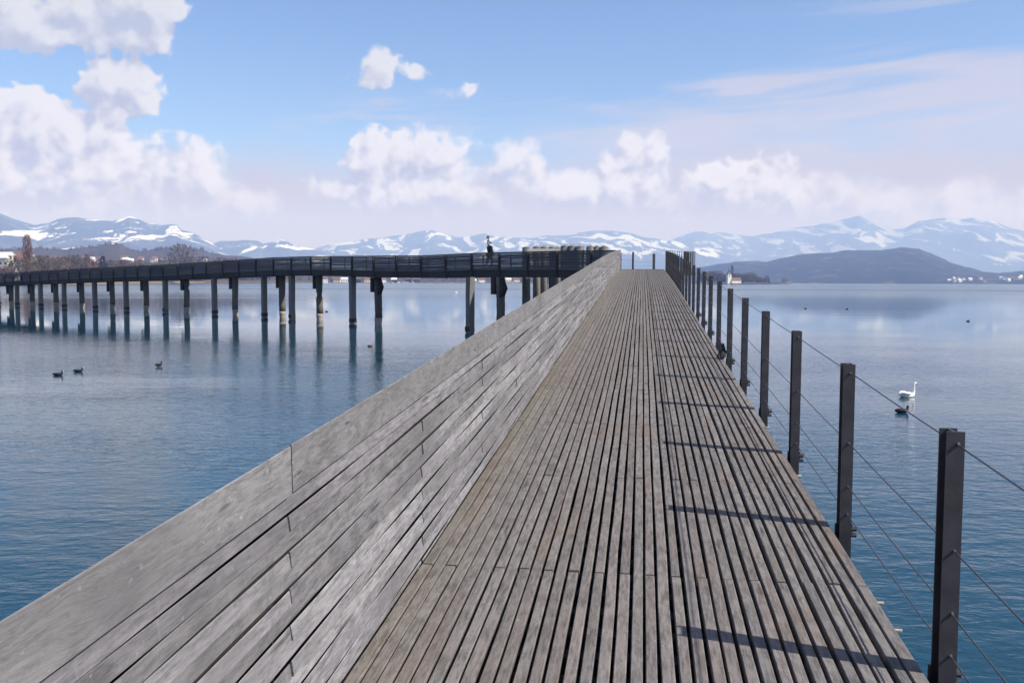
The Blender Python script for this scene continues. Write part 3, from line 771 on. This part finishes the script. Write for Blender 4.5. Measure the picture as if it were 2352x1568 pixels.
# ------------------------------------------------------------------ mooring piles behind the corner
DOL = [(0.97,62.2,5.89,.29),(1.70,62.6,5.92,.27),(2.22,62.8,5.93,.27),(2.80,63.0,5.92,.26),(3.18,62.6,5.86,.24),(3.58,61.0,5.94,.31),(4.06,60.8,5.92,.28),(4.56,60.6,5.88,.30),(5.25,60.4,5.87,.28),(5.70,60.4,5.86,.26),(6.16,60.2,5.85,.28)]
for i, (x, y, zt, r) in enumerate(DOL):
    e = empty('mooring_pile', (x, y, 0))
    lab = 'tall grey mooring pile with domed cap rising behind the dark parapet'
    ordn = ('first', 'second', 'third', 'fourth', 'fifth', 'sixth', 'seventh', 'eighth', 'ninth', 'tenth', 'rightmost')[i]
    lab = ordn + (' mooring pile from the left, ' if i < 10 else ' grey mooring pile, ') + 'its domed cap behind the dark parapet'
    if i == 0: lab = 'leftmost grey mooring pile, flat-capped, beside the pale beam'
    tag(e, lab, 'mooring pile', 'mooring piles behind the footbridge corner')
    MB().tube([(0, 0, -2), (0.01, 0.01, 2), (0, 0, zt - 0.12)], [r, r * 1.01, r * 0.98], 16).obj('shaft', M['dolphin'], e, None, True)
    hgt = 0.05 if i == 0 else 0.13
    MB().tube([(0, 0, zt - 0.117), (0, 0, zt - 0.10), (0, 0, zt - 0.095 + hgt * 0.5), (0, 0, zt - 0.09 + hgt)], [r * 1.0, r * 1.04, r * 0.62, 0.02], 14).obj('cap', M['dolphin'], e)
bm_ = MB().box((1.26, 61.6, 5.50), (3.35, 61.78, 5.70)).obj('guard_beam', M['palewood']); tag(bm_, 'pale squared beam fixed across the mooring piles', 'beam')

# ------------------------------------------------------------------ people
def skin_body(name, joints, edges, mat, parent, sub=2):
    me = bpy.data.meshes.new(name); me.from_pydata([j[0] for j in joints], edges, [])
    me.materials.append(mat)
    o = link(name, me, parent)
    md = o.modifiers.new('Skin', 'SKIN'); md.use_smooth_shade = True
    for v, j in zip(me.skin_vertices[0].data, joints):
        r = j[1]; v.radius = r if isinstance(r, tuple) else (r, r)
    me.skin_vertices[0].data[0].use_root = True
    sb = o.modifiers.new('Subdivision', 'SUBSURF'); sb.levels = sub; sb.render_levels = sub
    return o
M['skin'] = plain('skin', (0.42, 0.26, 0.20), 0.6, 0.05)
M['navy'] = plain('navy_cloth', (0.012, 0.013, 0.022), 0.9, 0.2, 20)
M['red'] = plain('dark_red_cloth', (0.07, 0.018, 0.025), 0.9, 0.2, 20)
M['white_cloth'] = plain('pale_blue_cloth', (0.62, 0.70, 0.78), 0.9, 0.08, 20)
M['hair'] = plain('dark_hair', (0.008, 0.007, 0.008), 0.6, 0.3, 60)
M['shoe'] = plain('shoe_leather', (0.02, 0.018, 0.018), 0.6, 0.1)
FLOOR = 4.30
ad = empty('person', (-1.55, 61.4, FLOOR), math.radians(-60))
tag(ad, 'adult in a dark jacket walking on the far footbridge, carrying a child', 'person'); ad.scale = (1.25, 1.2, 1.06)
# facing +Y (local); right is +X
body = [((0,0,.95),(.15,.11)),((0,0,1.12),(.14,.10)),((0,.01,1.34),(.17,.11)),((0,.01,1.45),(.10,.08)),((0,.03,1.52),.055),((0,.04,1.60),(.075,.09)),((0,.05,1.70),(.07,.085)),
        ((.20,0,1.42),.06),((.27,-.02,1.16),.048),((.22,.14,1.00),.04),((.20,.22,.98),.035),
        ((-.20,0,1.42),.06),((-.27,.02,1.18),.048),((-.18,.16,1.30),.04),((-.12,.18,1.40),.035),
        ((.09,0,.88),.085),((.10,.12,.50),.062),((.10,.02,.10),.045),((.10,.13,.05),.04),
        ((-.09,0,.88),.085),((-.10,-.08,.50),.062),((-.10,-.24,.13),.045),((-.10,-.13,.05),.04)]
be = [(0,1),(1,2),(2,3),(3,4),(4,5),(5,6),(3,7),(7,8),(8,9),(9,10),(3,11),(11,12),(12,13),(13,14),(0,15),(15,16),(16,17),(17,18),(0,19),(19,20),(20,21),(21,22)]
skin_body('body', body, be, M['skin'], ad)
grow = lambda j, k: (j[0], tuple(r * k for r in j[1]) if isinstance(j[1], tuple) else j[1] * k)
jk = [0,1,2,3,7,8,9,11,12,13]; ix = {a: i for i, a in enumerate(jk)}
skin_body('jacket', [grow(body[a], 1.22) for a in jk], [(ix[a], ix[b_]) for a, b_ in be if a in ix and b_ in ix], M['navy'], ad)
jt = [0,15,16,17,19,20,21]; ix = {a: i for i, a in enumerate(jt)}
skin_body('trousers', [grow(body[a], 1.18) for a in jt], [(ix[a], ix[b_]) for a, b_ in be if a in ix and b_ in ix], M['red'], ad)
skin_body('hair', [((0,.0,1.62),(.07,.07)),((0,.02,1.70),(.08,.085)),((0,.05,1.755),(.07,.075))], [(0,1),(1,2)], M['hair'], ad)
for sx, a in ((1, 18), (-1, 22)):
    p = body[a][0]; skin_body('shoe', [((p[0], p[1] - .14, p[2] - .01), .045), ((p[0], p[1] + .06, p[2] - .01), .045)], [(0, 1)], M['shoe'], ad, 1)
ch = empty('person', (-1.57, 61.4, FLOOR + 1.60), math.radians(-60))
tag(ch, 'child with dark ponytail and pale blue top riding on shoulders', 'person'); ch.scale = (1.2, 1.15, 1.0)
cb = [((0,-.06,.02),(.10,.08)),((0,-.07,.18),(.095,.07)),((0,-.06,.34),(.10,.07)),((0,-.05,.41),.04),((0,-.04,.49),(.065,.075)),((0,-.04,.57),(.06,.07)),
      ((.12,-.05,.33),.035),((.15,.02,.20),.028),((.09,.10,.14),.024),((-.12,-.05,.33),.035),((-.15,.02,.20),.028),((-.09,.10,.14),.024),
      ((.11,.04,.0),.05),((.12,.16,-.06),.042),((.11,.17,-.32),.034),((.11,.22,-.36),.03),((-.11,.04,.0),.05),((-.12,.16,-.06),.042),((-.11,.17,-.32),.034),((-.11,.22,-.36),.03)]
ce = [(0,1),(1,2),(2,3),(3,4),(4,5),(2,6),(6,7),(7,8),(2,9),(9,10),(10,11),(0,12),(12,13),(13,14),(14,15),(0,16),(16,17),(17,18),(18,19)]
skin_body('body', cb, ce, M['skin'], ch)
jk = [0,1,2,6,7,9,10]; ix = {a: i for i, a in enumerate(jk)}
skin_body('shirt', [grow(cb[a], 1.2) for a in jk], [(ix[a], ix[b_]) for a, b_ in ce if a in ix and b_ in ix], M['white_cloth'], ch)
jt = [0,12,13,14,16,17,18]; ix = {a: i for i, a in enumerate(jt)}
skin_body('leggings', [grow(cb[a], 1.15) for a in jt], [(ix[a], ix[b_]) for a, b_ in ce if a in ix and b_ in ix], M['white_cloth'], ch)
skin_body('hair', [((0,-.06,.52),(.07,.06)),((0,-.06,.59),(.075,.075)),((0,-.03,.625),(.055,.06)),((0,-.13,.60),.04),((0,-.17,.50),.035),((0,-.16,.42),.015)], [(0,1),(1,2),(1,3),(3,4),(4,5)], M['hair'], ch)

# ------------------------------------------------------------------ birds
M['coot'] = plain('coot_feathers', (0.012, 0.012, 0.015), 0.75, 0.3, 30, bump=0.3)
M['swan'] = plain('swan_feathers', (0.82, 0.80, 0.76), 0.8, 0.06, 25, bump=0.3)
M['beakw'] = plain('white_beak', (0.75, 0.70, 0.66), 0.5, 0.05)
M['beako'] = plain('orange_beak', (0.50, 0.15, 0.04), 0.5, 0.1)
M['black'] = plain('black_skin', (0.01, 0.01, 0.01), 0.5, 0.1)
M['duck'] = plain('grey_brown_feathers', (0.16, 0.12, 0.10), 0.8, 0.3, 40)
def loft_bird(name, spine, mat, parent, n=12):
    return MB().tube([p for p, r in spine], [r for p, r in spine], n, ref=Vector((0, 1, 0.001))).obj(name, mat, parent, None, True)
# along +X, y width, z up; radii are (vertical-ish, sideways)
def coot(loc, rz, sc, label, group='coots on the water', mat='coot'):
    e = empty('coot', loc, rz); tag(e, label, 'bird', group); e.scale = (sc, sc, sc)
    sp = [((-.20,0,.055),(.012,.03)),((-.16,0,.05),(.035,.06)),((-.06,0,.045),(.065,.085)),((.05,0,.045),(.065,.085)),((.12,0,.06),(.05,.065)),((.145,0,.10),(.035,.038)),((.15,0,.135),(.03,.03)),((.155,0,.165),(.034,.032)),((.175,0,.178),(.026,.026)),((.195,0,.175),(.010,.012))]
    loft_bird('body', sp, M[mat], e)
    for sy in (-1, 1):
        MB().tube([(-.19,sy*.03,.075),(-.08,sy*.072,.075),(.03,sy*.078,.065),(.09,sy*.06,.06)], [.008,.035,.036,.008], 8).obj('wing', M[mat], e, None, True)
    MB().tube([(.178,0,.186),(.200,0,.176),(.222,0,.166)], [.013,.012,.002], 8).obj('beak', M['beakw'], e, None, True)
    return e
coot((-16.4,32.1,0), 0.05, 0.95, 'low-swimming coot, leftmost bird on the water')
coot((-16.3,33.4,0), 0.05, 0.92, 'coot with raised head just right of the leftmost coot')
coot((10.4,23.6,0), 0.1, 1.0, 'black coot swimming just below the swan')
coot((-20.6,99.1,0), 3.0, 0.9, 'dark waterbird far out beneath the footbridge')
coot((38.4,116.9,0), 0.3, 1.0, 'distant dark bird on the lake, left of the far pair')
coot((43.4,115.7,0), 0.3, 1.0, 'distant dark bird on the lake, right of the far pair')
coot((41.0,80.2,0), 0.3, 0.9, 'lone distant dark bird near the right edge')
cb_ = coot((-14.1,35.5,0.035), 1.2, 0.95, 'dark bird standing upright on a stub in the water')
st_ = MB().tube([(-14.1,35.5,-0.5),(-14.1,35.5,0.035)], 0.05, 8).obj('stub', M['pile'], None, None, True); tag(st_, 'small timber stub just above water under a dark bird', 'post')
coot((-7.5,47.1,0), 0.2, 0.75, 'grey-brown duck by the reflection of a thick pile', 'ducks', 'duck')
pg = D(12.9, 1.14, 0.065)
# a pigeon perched on the right edge of the walkway
e = empty('pigeon', pg, 1.1); tag(e, 'dark pigeon perched on the right edge of the planks', 'bird')
e.rotation_euler = (0, -0.75, 1.1); e.scale = (0.8,) * 3
loft_bird('body', [((-.17,0,.0),(.008,.03)),((-.10,0,.0),(.02,.035)),((-.03,0,.005),(.05,.055)),((.05,0,.01),(.055,.06)),((.10,0,.03),(.04,.042)),((.125,0,.06),(.026,.026)),((.14,0,.085),(.026,.025)),((.16,0,.088),(.018,.018)),((.175,0,.083),(.006,.007))], M['coot'], e)
for sy in (-1, 1):
    MB().tube([(-.15,sy*.02,.012),(-.05,sy*.05,.015),(.06,sy*.056,.02)], [.006,.03,.012], 8).obj('wing', M['coot'], e, None, True)
for sy in (-1, 1):
    MB().tube([(.0,sy*.02,-.04),(-.055,sy*.02,-.075)], .006, 5).obj('leg', M['beako'], e)
def swan(loc, rz, sc, label):
    e = empty('swan', loc, rz); tag(e, label, 'swan'); e.scale = (sc, sc, sc)
    sp = [((-.50,0,.15),(.02,.05)),((-.42,0,.12),(.06,.10)),((-.25,0,.09),(.14,.19)),((0,0,.08),(.17,.22)),((.20,0,.09),(.14,.18)),((.32,0,.13),(.09,.11)),((.37,0,.22),(.058,.062)),((.375,0,.36),(.044,.046)),((.37,0,.52),(.040,.040)),((.385,0,.64),(.040,.038)),((.42,0,.70),(.045,.042)),((.47,0,.70),(.045,.042)),((.51,0,.675),(.028,.028))]
    loft_bird('body', sp, M['swan'], e, 16)
    for sy in (-1, 1):
        MB().tube([(-.46,sy*.05,.20),(-.30,sy*.15,.21),(-.05,sy*.19,.20),(.14,sy*.17,.16)], [.015,.075,.09,.02], 10).obj('wing', M['swan'], e, None, True)
    MB().tube([(.50,0,.685),(.545,0,.645),(.60,0,.59)], [(.026,.026),(.020,.024),(.008,.014)], 8).obj('beak', M['beako'], e, None, True)
    MB().tube([(.492,0,.70),(.515,0,.685),(.535,0,.668)], [.014,.024,.008], 8).obj('knob', M['black'], e, None, True)
    return e
swan((12.0,26.9,0), 0.25, 0.60, 'white swan gliding right on the lake beyond the railing')
swan((-16.3,258.6,0), 0.4, 1.1, 'tiny distant white swan beneath the far footbridge')

# ------------------------------------------------------------------ trees
def bare_tree(seed, shape='round', col='bark'):
    """returns (trunk mesh, crown mesh) for a tree of unit height"""
    rs = random.Random(seed); tr, cr = MB(), MB()
    tr.tube([(0,0,-.02),(rs.uniform(-.01,.01),0,.2),(rs.uniform(-.02,.02),rs.uniform(-.02,.02),.5)], [.022,.017,.010], 6)
    prof = {'round': lambda z: 0.30 * math.sqrt(max(0, 1 - ((z - .60) / .42) ** 2)), 'poplar': lambda z: 0.085 * math.sqrt(max(0, 1 - ((z - .56) / .46) ** 2)) + .01,
            'cone': lambda z: 0.20 * max(0, 1 - z) ** 0.9 + 0.01, 'spread': lambda z: 0.42 * math.sqrt(max(0, 1 - ((z - .62) / .40) ** 2))}[shape]
    lobes = [(rs.uniform(0, 6.28), rs.uniform(.3, .95), rs.uniform(.6, 1.15)) for _ in range(7)]
    if shape == 'poplar': tr.tube([(0,0,.5),(0,0,.9)], [.010,.003], 5)
    limbs = 16 if shape != 'cone' else 4
    for k in range(limbs):
        z0 = rs.uniform(.16, .5); a = rs.uniform(0, 6.28)
        zt = min(.96, z0 + rs.uniform(.2, .5)); r = prof(zt) * rs.uniform(.6, .95)
        tr.tube([(0, 0, z0), (.45 * r * math.cos(a), .45 * r * math.sin(a), (z0 + zt) / 2 - .02), (r * math.cos(a), r * math.sin(a), zt)], [.009, .006, .002], 4)
    n = 900 if shape != 'cone' else 700
    for _ in range(n):
        z = rs.uniform(.14, 1.0) if shape != 'cone' else rs.uniform(.05, 1.0)
        a = rs.uniform(0, 6.28); lim = prof(z)
        wob = 1.0
        for la, lz, lk in lobes:
            if abs((a - la + 3.14) % 6.28 - 3.14) < .6 and abs(z - lz) < .16: wob = lk
        r = lim * wob * math.sqrt(rs.uniform(.02, 1))
        p = Vector((r * math.cos(a), r * math.sin(a), z))
        out_ = Vector((math.cos(a) * .8, math.sin(a) * .8, .7 if shape != 'poplar' else 2.0))
        if shape == 'cone': out_.z = -.35
        out_ = (out_ + Vector((rs.uniform(-.6, .6), rs.uniform(-.6, .6), rs.uniform(-.4, .4)))).normalized()
        ln = rs.uniform(.04, .10) if shape != 'cone' else rs.uniform(.03, .06); wd = {'cone': rs.uniform(.015, .03), 'poplar': rs.uniform(.003, .007)}.get(shape, rs.uniform(.008, .017))
        side = out_.cross(Vector((rs.uniform(-1, 1), rs.uniform(-1, 1), rs.uniform(-1, 1)))).normalized() * wd
        cr.add([p - side, p + side, p + out_ * ln], [(0, 1, 2)])
    return tr, cr
def tree_mat(name, c):
    c = tuple(v * 0.8 for v in c)
    m, t, b = new_mat(name)
    i_ = t.n('ShaderNodeObjectInfo').outputs['Random']
    n = t.noise(t.n('ShaderNodeTexCoord').outputs['Object'], 5.0, 3)
    col = t.mix(t.ss(n, .35, .65), rgb(*[x * .7 for x in c]), rgb(*[x * 1.25 for x in c]))
    hs = t.n('ShaderNodeHueSaturation'); t.put(hs.inputs['Color'], col); t.put(hs.inputs['Value'], t.ss(i_, 0, 1, .7, 1.25, 'LINEAR'))
    t.put(b.inputs['Base Color'], hs.outputs[0]); b.inputs['Roughness'].default_value = .95
    return m
M['bark'] = tree_mat('bark', (.10, .08, .06))
M['twig'] = tree_mat('brown_twigs', (.135, .098, .070))
M['twig_red'] = tree_mat('reddish_twigs', (.17, .085, .06))
M['twig_olive'] = tree_mat('olive_twigs', (.12, .105, .055))
M['needle'] = tree_mat('dark_needles', (.022, .035, .022))
TREES = {}
for nm, shp, mt, sd in (('brown', 'round', 'twig', 1), ('brown2', 'spread', 'twig', 2), ('red', 'round', 'twig_red', 3), ('olive', 'spread', 'twig_olive', 4), ('poplar', 'poplar', 'twig', 5), ('redpoplar', 'poplar', 'twig_red', 6), ('cone', 'cone', 'needle', 7)):
    a, b_ = bare_tree(sd, shp); TREES[nm] = (a.mesh('trunk', M['bark']), b_.mesh('crown', M[mt]))
def put_tree(kind, x, ytop, rho, label, group, zg=1.0, wide=1.0):
    a, e = ae(x, ytop); hgt = EYE + math.tan(e) * rho - zg
    if hgt < 2.5: hgt = 2.5
    nm = 'conifer' if kind == 'cone' else ('poplar' if 'poplar' in kind else 'bare_tree')
    o = empty(nm, (rho * math.sin(a), rho * math.cos(a), zg), random.uniform(0, 6.28)); o.scale = (hgt * wide, hgt * wide, hgt)
    tag(o, label, 'tree', group)
    link('trunk', TREES[kind][0], o); link('crown', TREES[kind][1], o)
rt_ = random.Random(17)
put_tree('redpoplar', 62, 543, 640, 'tall bare poplar above the far left houses', None, wide=1.15)
put_tree('brown2', 416, 563, 1000, 'tall bare tree rising above the parapet left of centre', None)
put_tree('redpoplar', 199, 585, 800, 'slim reddish poplar beside the dark conifer on the left shore', None, wide=1.3)
put_tree('cone', 236, 588, 860, 'dark conifer showing over the parapet on the left shore', None, wide=1.6)
put_tree('brown', 30, 588, 640, 'brown bare tree just left of the tall poplar', None)
for x in range(-30, 620, 6):
    rho = srho(x, SL) + rt_.uniform(20, 240); y = np.interp(x, [-30, 100, 150, 230, 330, 420, 520, 620], [600, 592, 588, 600, 603, 592, 596, 606]) + rt_.uniform(-5, 13)
    put_tree(rt_.choice(('brown', 'brown2', 'brown', 'olive', 'red', 'brown2')), x + rt_.uniform(-3, 3), y, rho, 'bare brown tree in the thicket behind the left shore', 'bare trees on the left shore', wide=rt_.uniform(.9, 1.4))
for x in range(640, 1330, 11):
    rho = srho(x, SL) + rt_.uniform(120, 420)
    put_tree(rt_.choice(('brown', 'brown2', 'olive', 'cone')), x + rt_.uniform(-4, 4), rt_.uniform(628, 638), rho, 'small far tree on the shore under the footbridge', 'far trees under the footbridge')
for x in range(-20, 500, 13):
    a_, e_ = ae(x, np.interp(x, [p[0] for p in PW], [p[1] for p in PW]))
    put_tree(rt_.choice(('cone', 'brown', 'cone', 'brown2')), x + rt_.uniform(-4, 4), np.interp(x, [p[0] for p in PW], [p[1] for p in PW]) - rt_.uniform(1, 5), 2420, 'tree on the skyline of the low wooded hill', 'skyline trees on the low hill', zg=EYE + math.tan(e_) * 2420 - 22)
put_tree('poplar', 1681.5, 611, 1440, 'slender poplar right of the church spire', None)
for x0, x1, yt, ks in ((1612, 1654, 624, ('brown', 'brown2')), (1655, 1680, 627, ('red', 'red', 'brown')), (1684, 1728, 628, ('brown2', 'olive', 'brown')), (1733, 1760, 635, ('brown2', 'red', 'brown'))):
    x = x0
    while x < x1:
        put_tree(rt_.choice(ks), x, yt + rt_.uniform(-1.5, 5), srho(x, SP) + rt_.uniform(18, 75), 'bare bushy tree on the spit near the church', 'bare trees on the spit', wide=rt_.uniform(1.1, 1.7)); x += rt_.uniform(3, 6)
put_tree('cone', 1766, 636.5, 1490, 'small dark tree near the tip of the spit', None)
put_tree('brown2', 1801, 639, 1560, 'lone bush at the very tip of the spit', None, zg=0.3, wide=1.6)

# ------------------------------------------------------------------ houses, churches, boats
M['wallw'] = plain('white_render', (0.72, 0.69, 0.64), 0.9, 0.08, 0.6)
M['wally'] = plain('cream_render', (0.55, 0.47, 0.36), 0.9, 0.08, 0.6)
M['roofb'] = plain('brown_roof', (0.14, 0.075, 0.055), 0.9, 0.2, 1.2)
M['roofs'] = plain('snowy_roof', (0.62, 0.62, 0.64), 0.9, 0.1, 1.2)
M['dark'] = plain('dark_timber_wall', (0.03, 0.026, 0.026), 0.9, 0.2, 1.2)
M['win'] = plain('dark_glass', (0.02, 0.022, 0.03), 0.15, 0.1)
M['spire'] = plain('dark_spire_slate', (0.02, 0.024, 0.035), 0.6, 0.2, 1)
M['spireg'] = plain('pale_copper_spire', (0.33, 0.42, 0.40), 0.6, 0.1, 1)
M['hull'] = plain('white_hull', (0.75, 0.75, 0.76), 0.35, 0.04)
M['tarp'] = plain('blue_tarpaulin', (0.03, 0.10, 0.36), 0.7, 0.1)
def house(loc, rz, L, Wd, H_, wallm, roofm, label, group, name='house'):
    e = empty(name, loc, rz); tag(e, label, 'house', group)
    MB().box((-L/2,-Wd/2,-2), (L/2,Wd/2,H_)).add([(-L/2,-Wd/2,H_),(-L/2,Wd/2,H_),(-L/2,0,H_+Wd*.38),(L/2,-Wd/2,H_),(L/2,Wd/2,H_),(L/2,0,H_+Wd*.38)], [(0,1,2),(3,5,4)]).obj('wall', M[wallm], e)
    o_ = .5; zr = H_ - o_ * .76
    rf_ = []
    for sy in (-1, 1):
        A = [(-L/2-o_, sy*(Wd/2+o_), zr+.05), (L/2+o_, sy*(Wd/2+o_), zr+.05), (L/2+o_, 0, H_+Wd*.38+.05), (-L/2-o_, 0, H_+Wd*.38+.05)]
        rf_.append(A)
    mb = MB()
    for A in rf_: mb.add(A + [(x, y, z+.25) for x, y, z in A], [(0,1,2,3),(7,6,5,4),(0,4,5,1),(1,5,6,2),(2,6,7,3),(3,7,4,0)])
    mb.obj('roof', M[roofm], e)
    wm = MB().box((-.6,-.04,-.75), (.6,.04,.75)).mesh('window', M['win'])
    nw = max(2, int(L / 3.2))
    for sy in (-1, 1):
        for k in range(nw):
            for fl in range(max(1, int(H_ / 2.8))):
                link('window', wm, e, Matrix.Translation((-L/2 + L*(k+.5)/nw, sy*(Wd/2+.03), 1.5 + fl*2.8)))
    return e
ORD = ('first', 'second', 'third', 'fourth', 'fifth', 'sixth', 'seventh', 'eighth', 'ninth', 'tenth', 'eleventh', 'twelfth', 'thirteenth', 'fourteenth', 'fifteenth', 'sixteenth')
rh_ = random.Random(23)
def at(x, rho, z): a = ae(x, 648)[0]; return (rho * math.sin(a), rho * math.cos(a), z)
house(at(7, 700, 10), -.2, 16, 10, 8, 'wallw', 'roofs', 'large white house at the far left edge above the parapet', None)
house(at(12, 660, 3), .1, 14, 9, 5, 'wallw', 'roofb', 'white house with brown roof below the large white house', None)
house(at(52, 690, 8), .3, 8, 8, 8, 'wallw', 'roofb', 'white house near the foot of the tall poplar', None)
house(at(30, 760, 14), .2, 18, 10, 6, 'wally', 'roofb', 'cream house with long roof left of the poplar', None)
for k, (x, y) in enumerate(sorted(((190,602),(203,603),(212,602),(228,603),(285,598),(290,604),(300,606),(322,604),(325,600),(352,603),(356,600),(378,607),(382,608),(120,600),(470,604)))):
    p = rw.hit(x, y); house(p, rh_.uniform(-.6, .6), rh_.uniform(8, 12), 8, rh_.uniform(5, 7), rh_.choice(('wallw', 'wallw', 'wally')), rh_.choice(('roofb', 'roofb', 'roofs')), ORD[k] + ' pale house from the left on the slope behind the left shore', 'houses on the left slope')
for k, x in enumerate((735, 742, 768, 775, 790, 828, 836, 846, 880, 905, 940, 960, 1085, 1108, 1168, 1188)):
    rho = srho(x, SL) + rh_.uniform(15, 60)
    house(at(x + rh_.uniform(-3, 3), rho, 1.2), rh_.uniform(-.5, .5), rh_.uniform(7, 12), 7, rh_.uniform(3, 5.5), rh_.choice(('wallw', 'wallw', 'wally', 'dark')), rh_.choice(('roofb', 'roofs', 'roofb')), ORD[k] + ' waterside house from the left on the far shore under the footbridge', 'waterside houses under the footbridge')
for k, (x, y) in enumerate(sorted(((2190,642),(2200,643),(2212,643),(2228,644),(2252,642),(2342,641),(2300,642),(2306,642),(2325,640),(2332,643),(2345,638),(2316,646),(2180,647),(2192,648),(2204,648),(2260,648)))):
    p = rh.hit(x, y); house(p, rh_.uniform(-.6, .6), rh_.uniform(9, 14), 9, rh_.uniform(5, 7), 'wallw', rh_.choice(('roofb', 'roofs')), ORD[k] + ' tiny white house from the left on the far right shore', 'houses on the far right shore')
house(at(1690, 1450, 1.4), .1, 22, 10, 3.2, 'dark', 'dark', 'dark barn on the spit right of the church', None, 'barn')
house(at(1618, 1500, 0.6), .1, 6, 5, 4, 'wallw', 'roofs', 'small white hut at the left end of the spit', None)
house(at(1602, 1520, 0.5), .1, 5, 4, 2.5, 'wallw', 'roofb', 'tiny white hut glimpsed between the railing posts', None)
def church(loc, sc, spirem, label, tower=(3.2, 13, 24)):
    e = empty('church', loc, .25); tag(e, label, 'church'); e.scale = (sc,) * 3
    w_, h_, tp = tower
    MB().box((-w_, -w_, -2), (w_, w_, h_)).obj('tower', M['wallw'], e)
    MB().add([(-w_*1.1,-w_*1.1,h_),(w_*1.1,-w_*1.1,h_),(w_*1.1,w_*1.1,h_),(-w_*1.1,w_*1.1,h_),(-w_*.42,-w_*.42,h_+3.4),(w_*.42,-w_*.42,h_+3.4),(w_*.42,w_*.42,h_+3.4),(-w_*.42,w_*.42,h_+3.4),(0,0,tp)],
             [(0,3,2,1),(0,1,5,4),(1,2,6,5),(2,3,7,6),(3,0,4,7),(4,5,8),(5,6,8),(6,7,8),(7,4,8)]).obj('spire', M[spirem], e)
    wm = MB().box((-.8,-.05,-1.1), (.8,.05,1.1)).mesh('belfry_window', M['win'])
    link('belfry_window', wm, e, Matrix.Translation((0, -w_-.03, h_-2.4)))
    link('belfry_window', wm, e, Matrix.Translation((0, w_+.03, h_-2.4)))
    MB().box((w_+.01, -4.5, -2), (w_+16, 4.5, 5)).add([(w_+.01,-4.5,5),(w_+.01,4.5,5),(w_+.01,0,9),(w_+16,-4.5,5),(w_+16,4.5,5),(w_+16,0,9)], [(0,1,2),(3,5,4)]).obj('nave', M['wallw'], e)
    MB().add([(w_+.05,-5,4.7),(w_+16.4,-5,4.7),(w_+16.4,0,9.3),(w_+.05,0,9.3),(w_+.05,5,4.7),(w_+16.4,5,4.7)], [(0,1,2,3),(3,2,5,4)]).obj('nave_roof', M['roofb'], e)
church(at(1673.6, 1412, 1.0), 1.0, 'spire', 'white church tower with dark pointed spire on the spit', (3.0, 14, 25))
church(at(78, 930, 8.0), 1.0, 'spireg', 'white church with pale green spire right of the tall poplar', (2.8, 12, 23))
def boat(loc, rz, L, hullm, label, group, mast=False):
    e = empty('boat', loc, rz); tag(e, label, 'boat', group)
    rings = []
    for u in (0, .25, .55, .8, 1.0):
        wv = L * .16 * (1 - max(0, u - .4) ** 2 * 2.6); x = (u - .5) * L; top = .75 + .25 * u
        rings.append([(x, -wv, top), (x, -wv * .55, -.1), (x, wv * .55, -.1), (x, wv, top)])
    MB().loft(rings).obj('hull', M[hullm], e)
    MB().box((-L*.2, -L*.1, .8), (L*.15, L*.1, 1.9)).obj('cabin', M['hull'], e)
    if mast: MB().tube([(0, 0, 1.9), (0, 0, L * 1.2)], .06, 6).obj('mast', M['hull'], e)
rbt = random.Random(9)
for k, x in enumerate((722, 733, 858, 872, 886, 900, 916, 926, 936, 948, 1095, 1105, 1160, 1176)):
    rho = srho(x, SL) - rbt.uniform(8, 30)
    tp_ = k == 3
    boat(at(x, rho, 0), rbt.uniform(-.5, .5), rbt.uniform(6, 10), 'tarp' if tp_ else 'hull', 'boat under a blue cover on the far shore beneath the footbridge' if tp_ else ORD[k] + ' small boat from the left moored beneath the footbridge, white', None if tp_ else 'white boats on the far shore', k % 4 == 1)

# ------------------------------------------------------------------ reeds along the shores
M['reed'] = tree_mat('dry_reeds', (.30, .215, .105))
def reeds(tab, x0, x1, n, hmax, label):
    rs = random.Random(int(x0)); mb = MB()
    for _ in range(n):
        x = rs.uniform(x0, x1); r = srho(x, tab) + rs.uniform(-3, 16); a = ae(x, 648)[0]; hh = rs.uniform(.5, 1) * hmax; wv = rs.uniform(.4, 1.2)
        c_ = Vector((r * math.sin(a), r * math.cos(a), 0)); u = Vector((math.cos(a), -math.sin(a), 0)) * wv
        mb.add([c_ - u, c_ + u, c_ + u * rs.uniform(-.6, .8) + Vector((rs.uniform(-.3, .3), 0, hh))], [(0, 1, 2)])
    tag(mb.obj('reeds', M['reed']), label, 'reeds', kind='stuff')
reeds(SL, 470, 730, 5000, 3.6, 'tan strip of dry reeds along the left shore')
reeds(SL, -40, 470, 4000, 2.4, 'brownish reeds at the far left waterline')
reeds(SP, 1625, 1790, 3000, 2.0, 'pale dry reeds fringing the spit')
reeds(SL, 985, 1300, 2500, 2.0, 'reddish reeds on the far shore behind the footbridge corner')

# ------------------------------------------------------------------ haze
hz = MB().box((-14000, -14000, -3), (14000, 14000, 960)).obj('haze', [])
m = bpy.data.materials.new('haze_air'); m.use_nodes = True
t = NT(m.node_tree); o_ = t.n('ShaderNodeOutputMaterial'); pv = t.n('ShaderNodeVolumePrincipled')
pv.inputs['Color'].default_value = rgb(0.37, 0.51, 0.95)
pv.inputs['Absorption Color'].default_value = rgb(1, 1, 1)      # pure scattering: blue light thickens first
pv.inputs['Density'].default_value = 1.5e-4
pv.inputs['Anisotropy'].default_value = 0.0
t.t.links.new(pv.outputs[0], o_.inputs['Volume'])
hz.data.materials.append(m); tag(hz, 'thin blue haze in the air over the lake', kind='stuff')
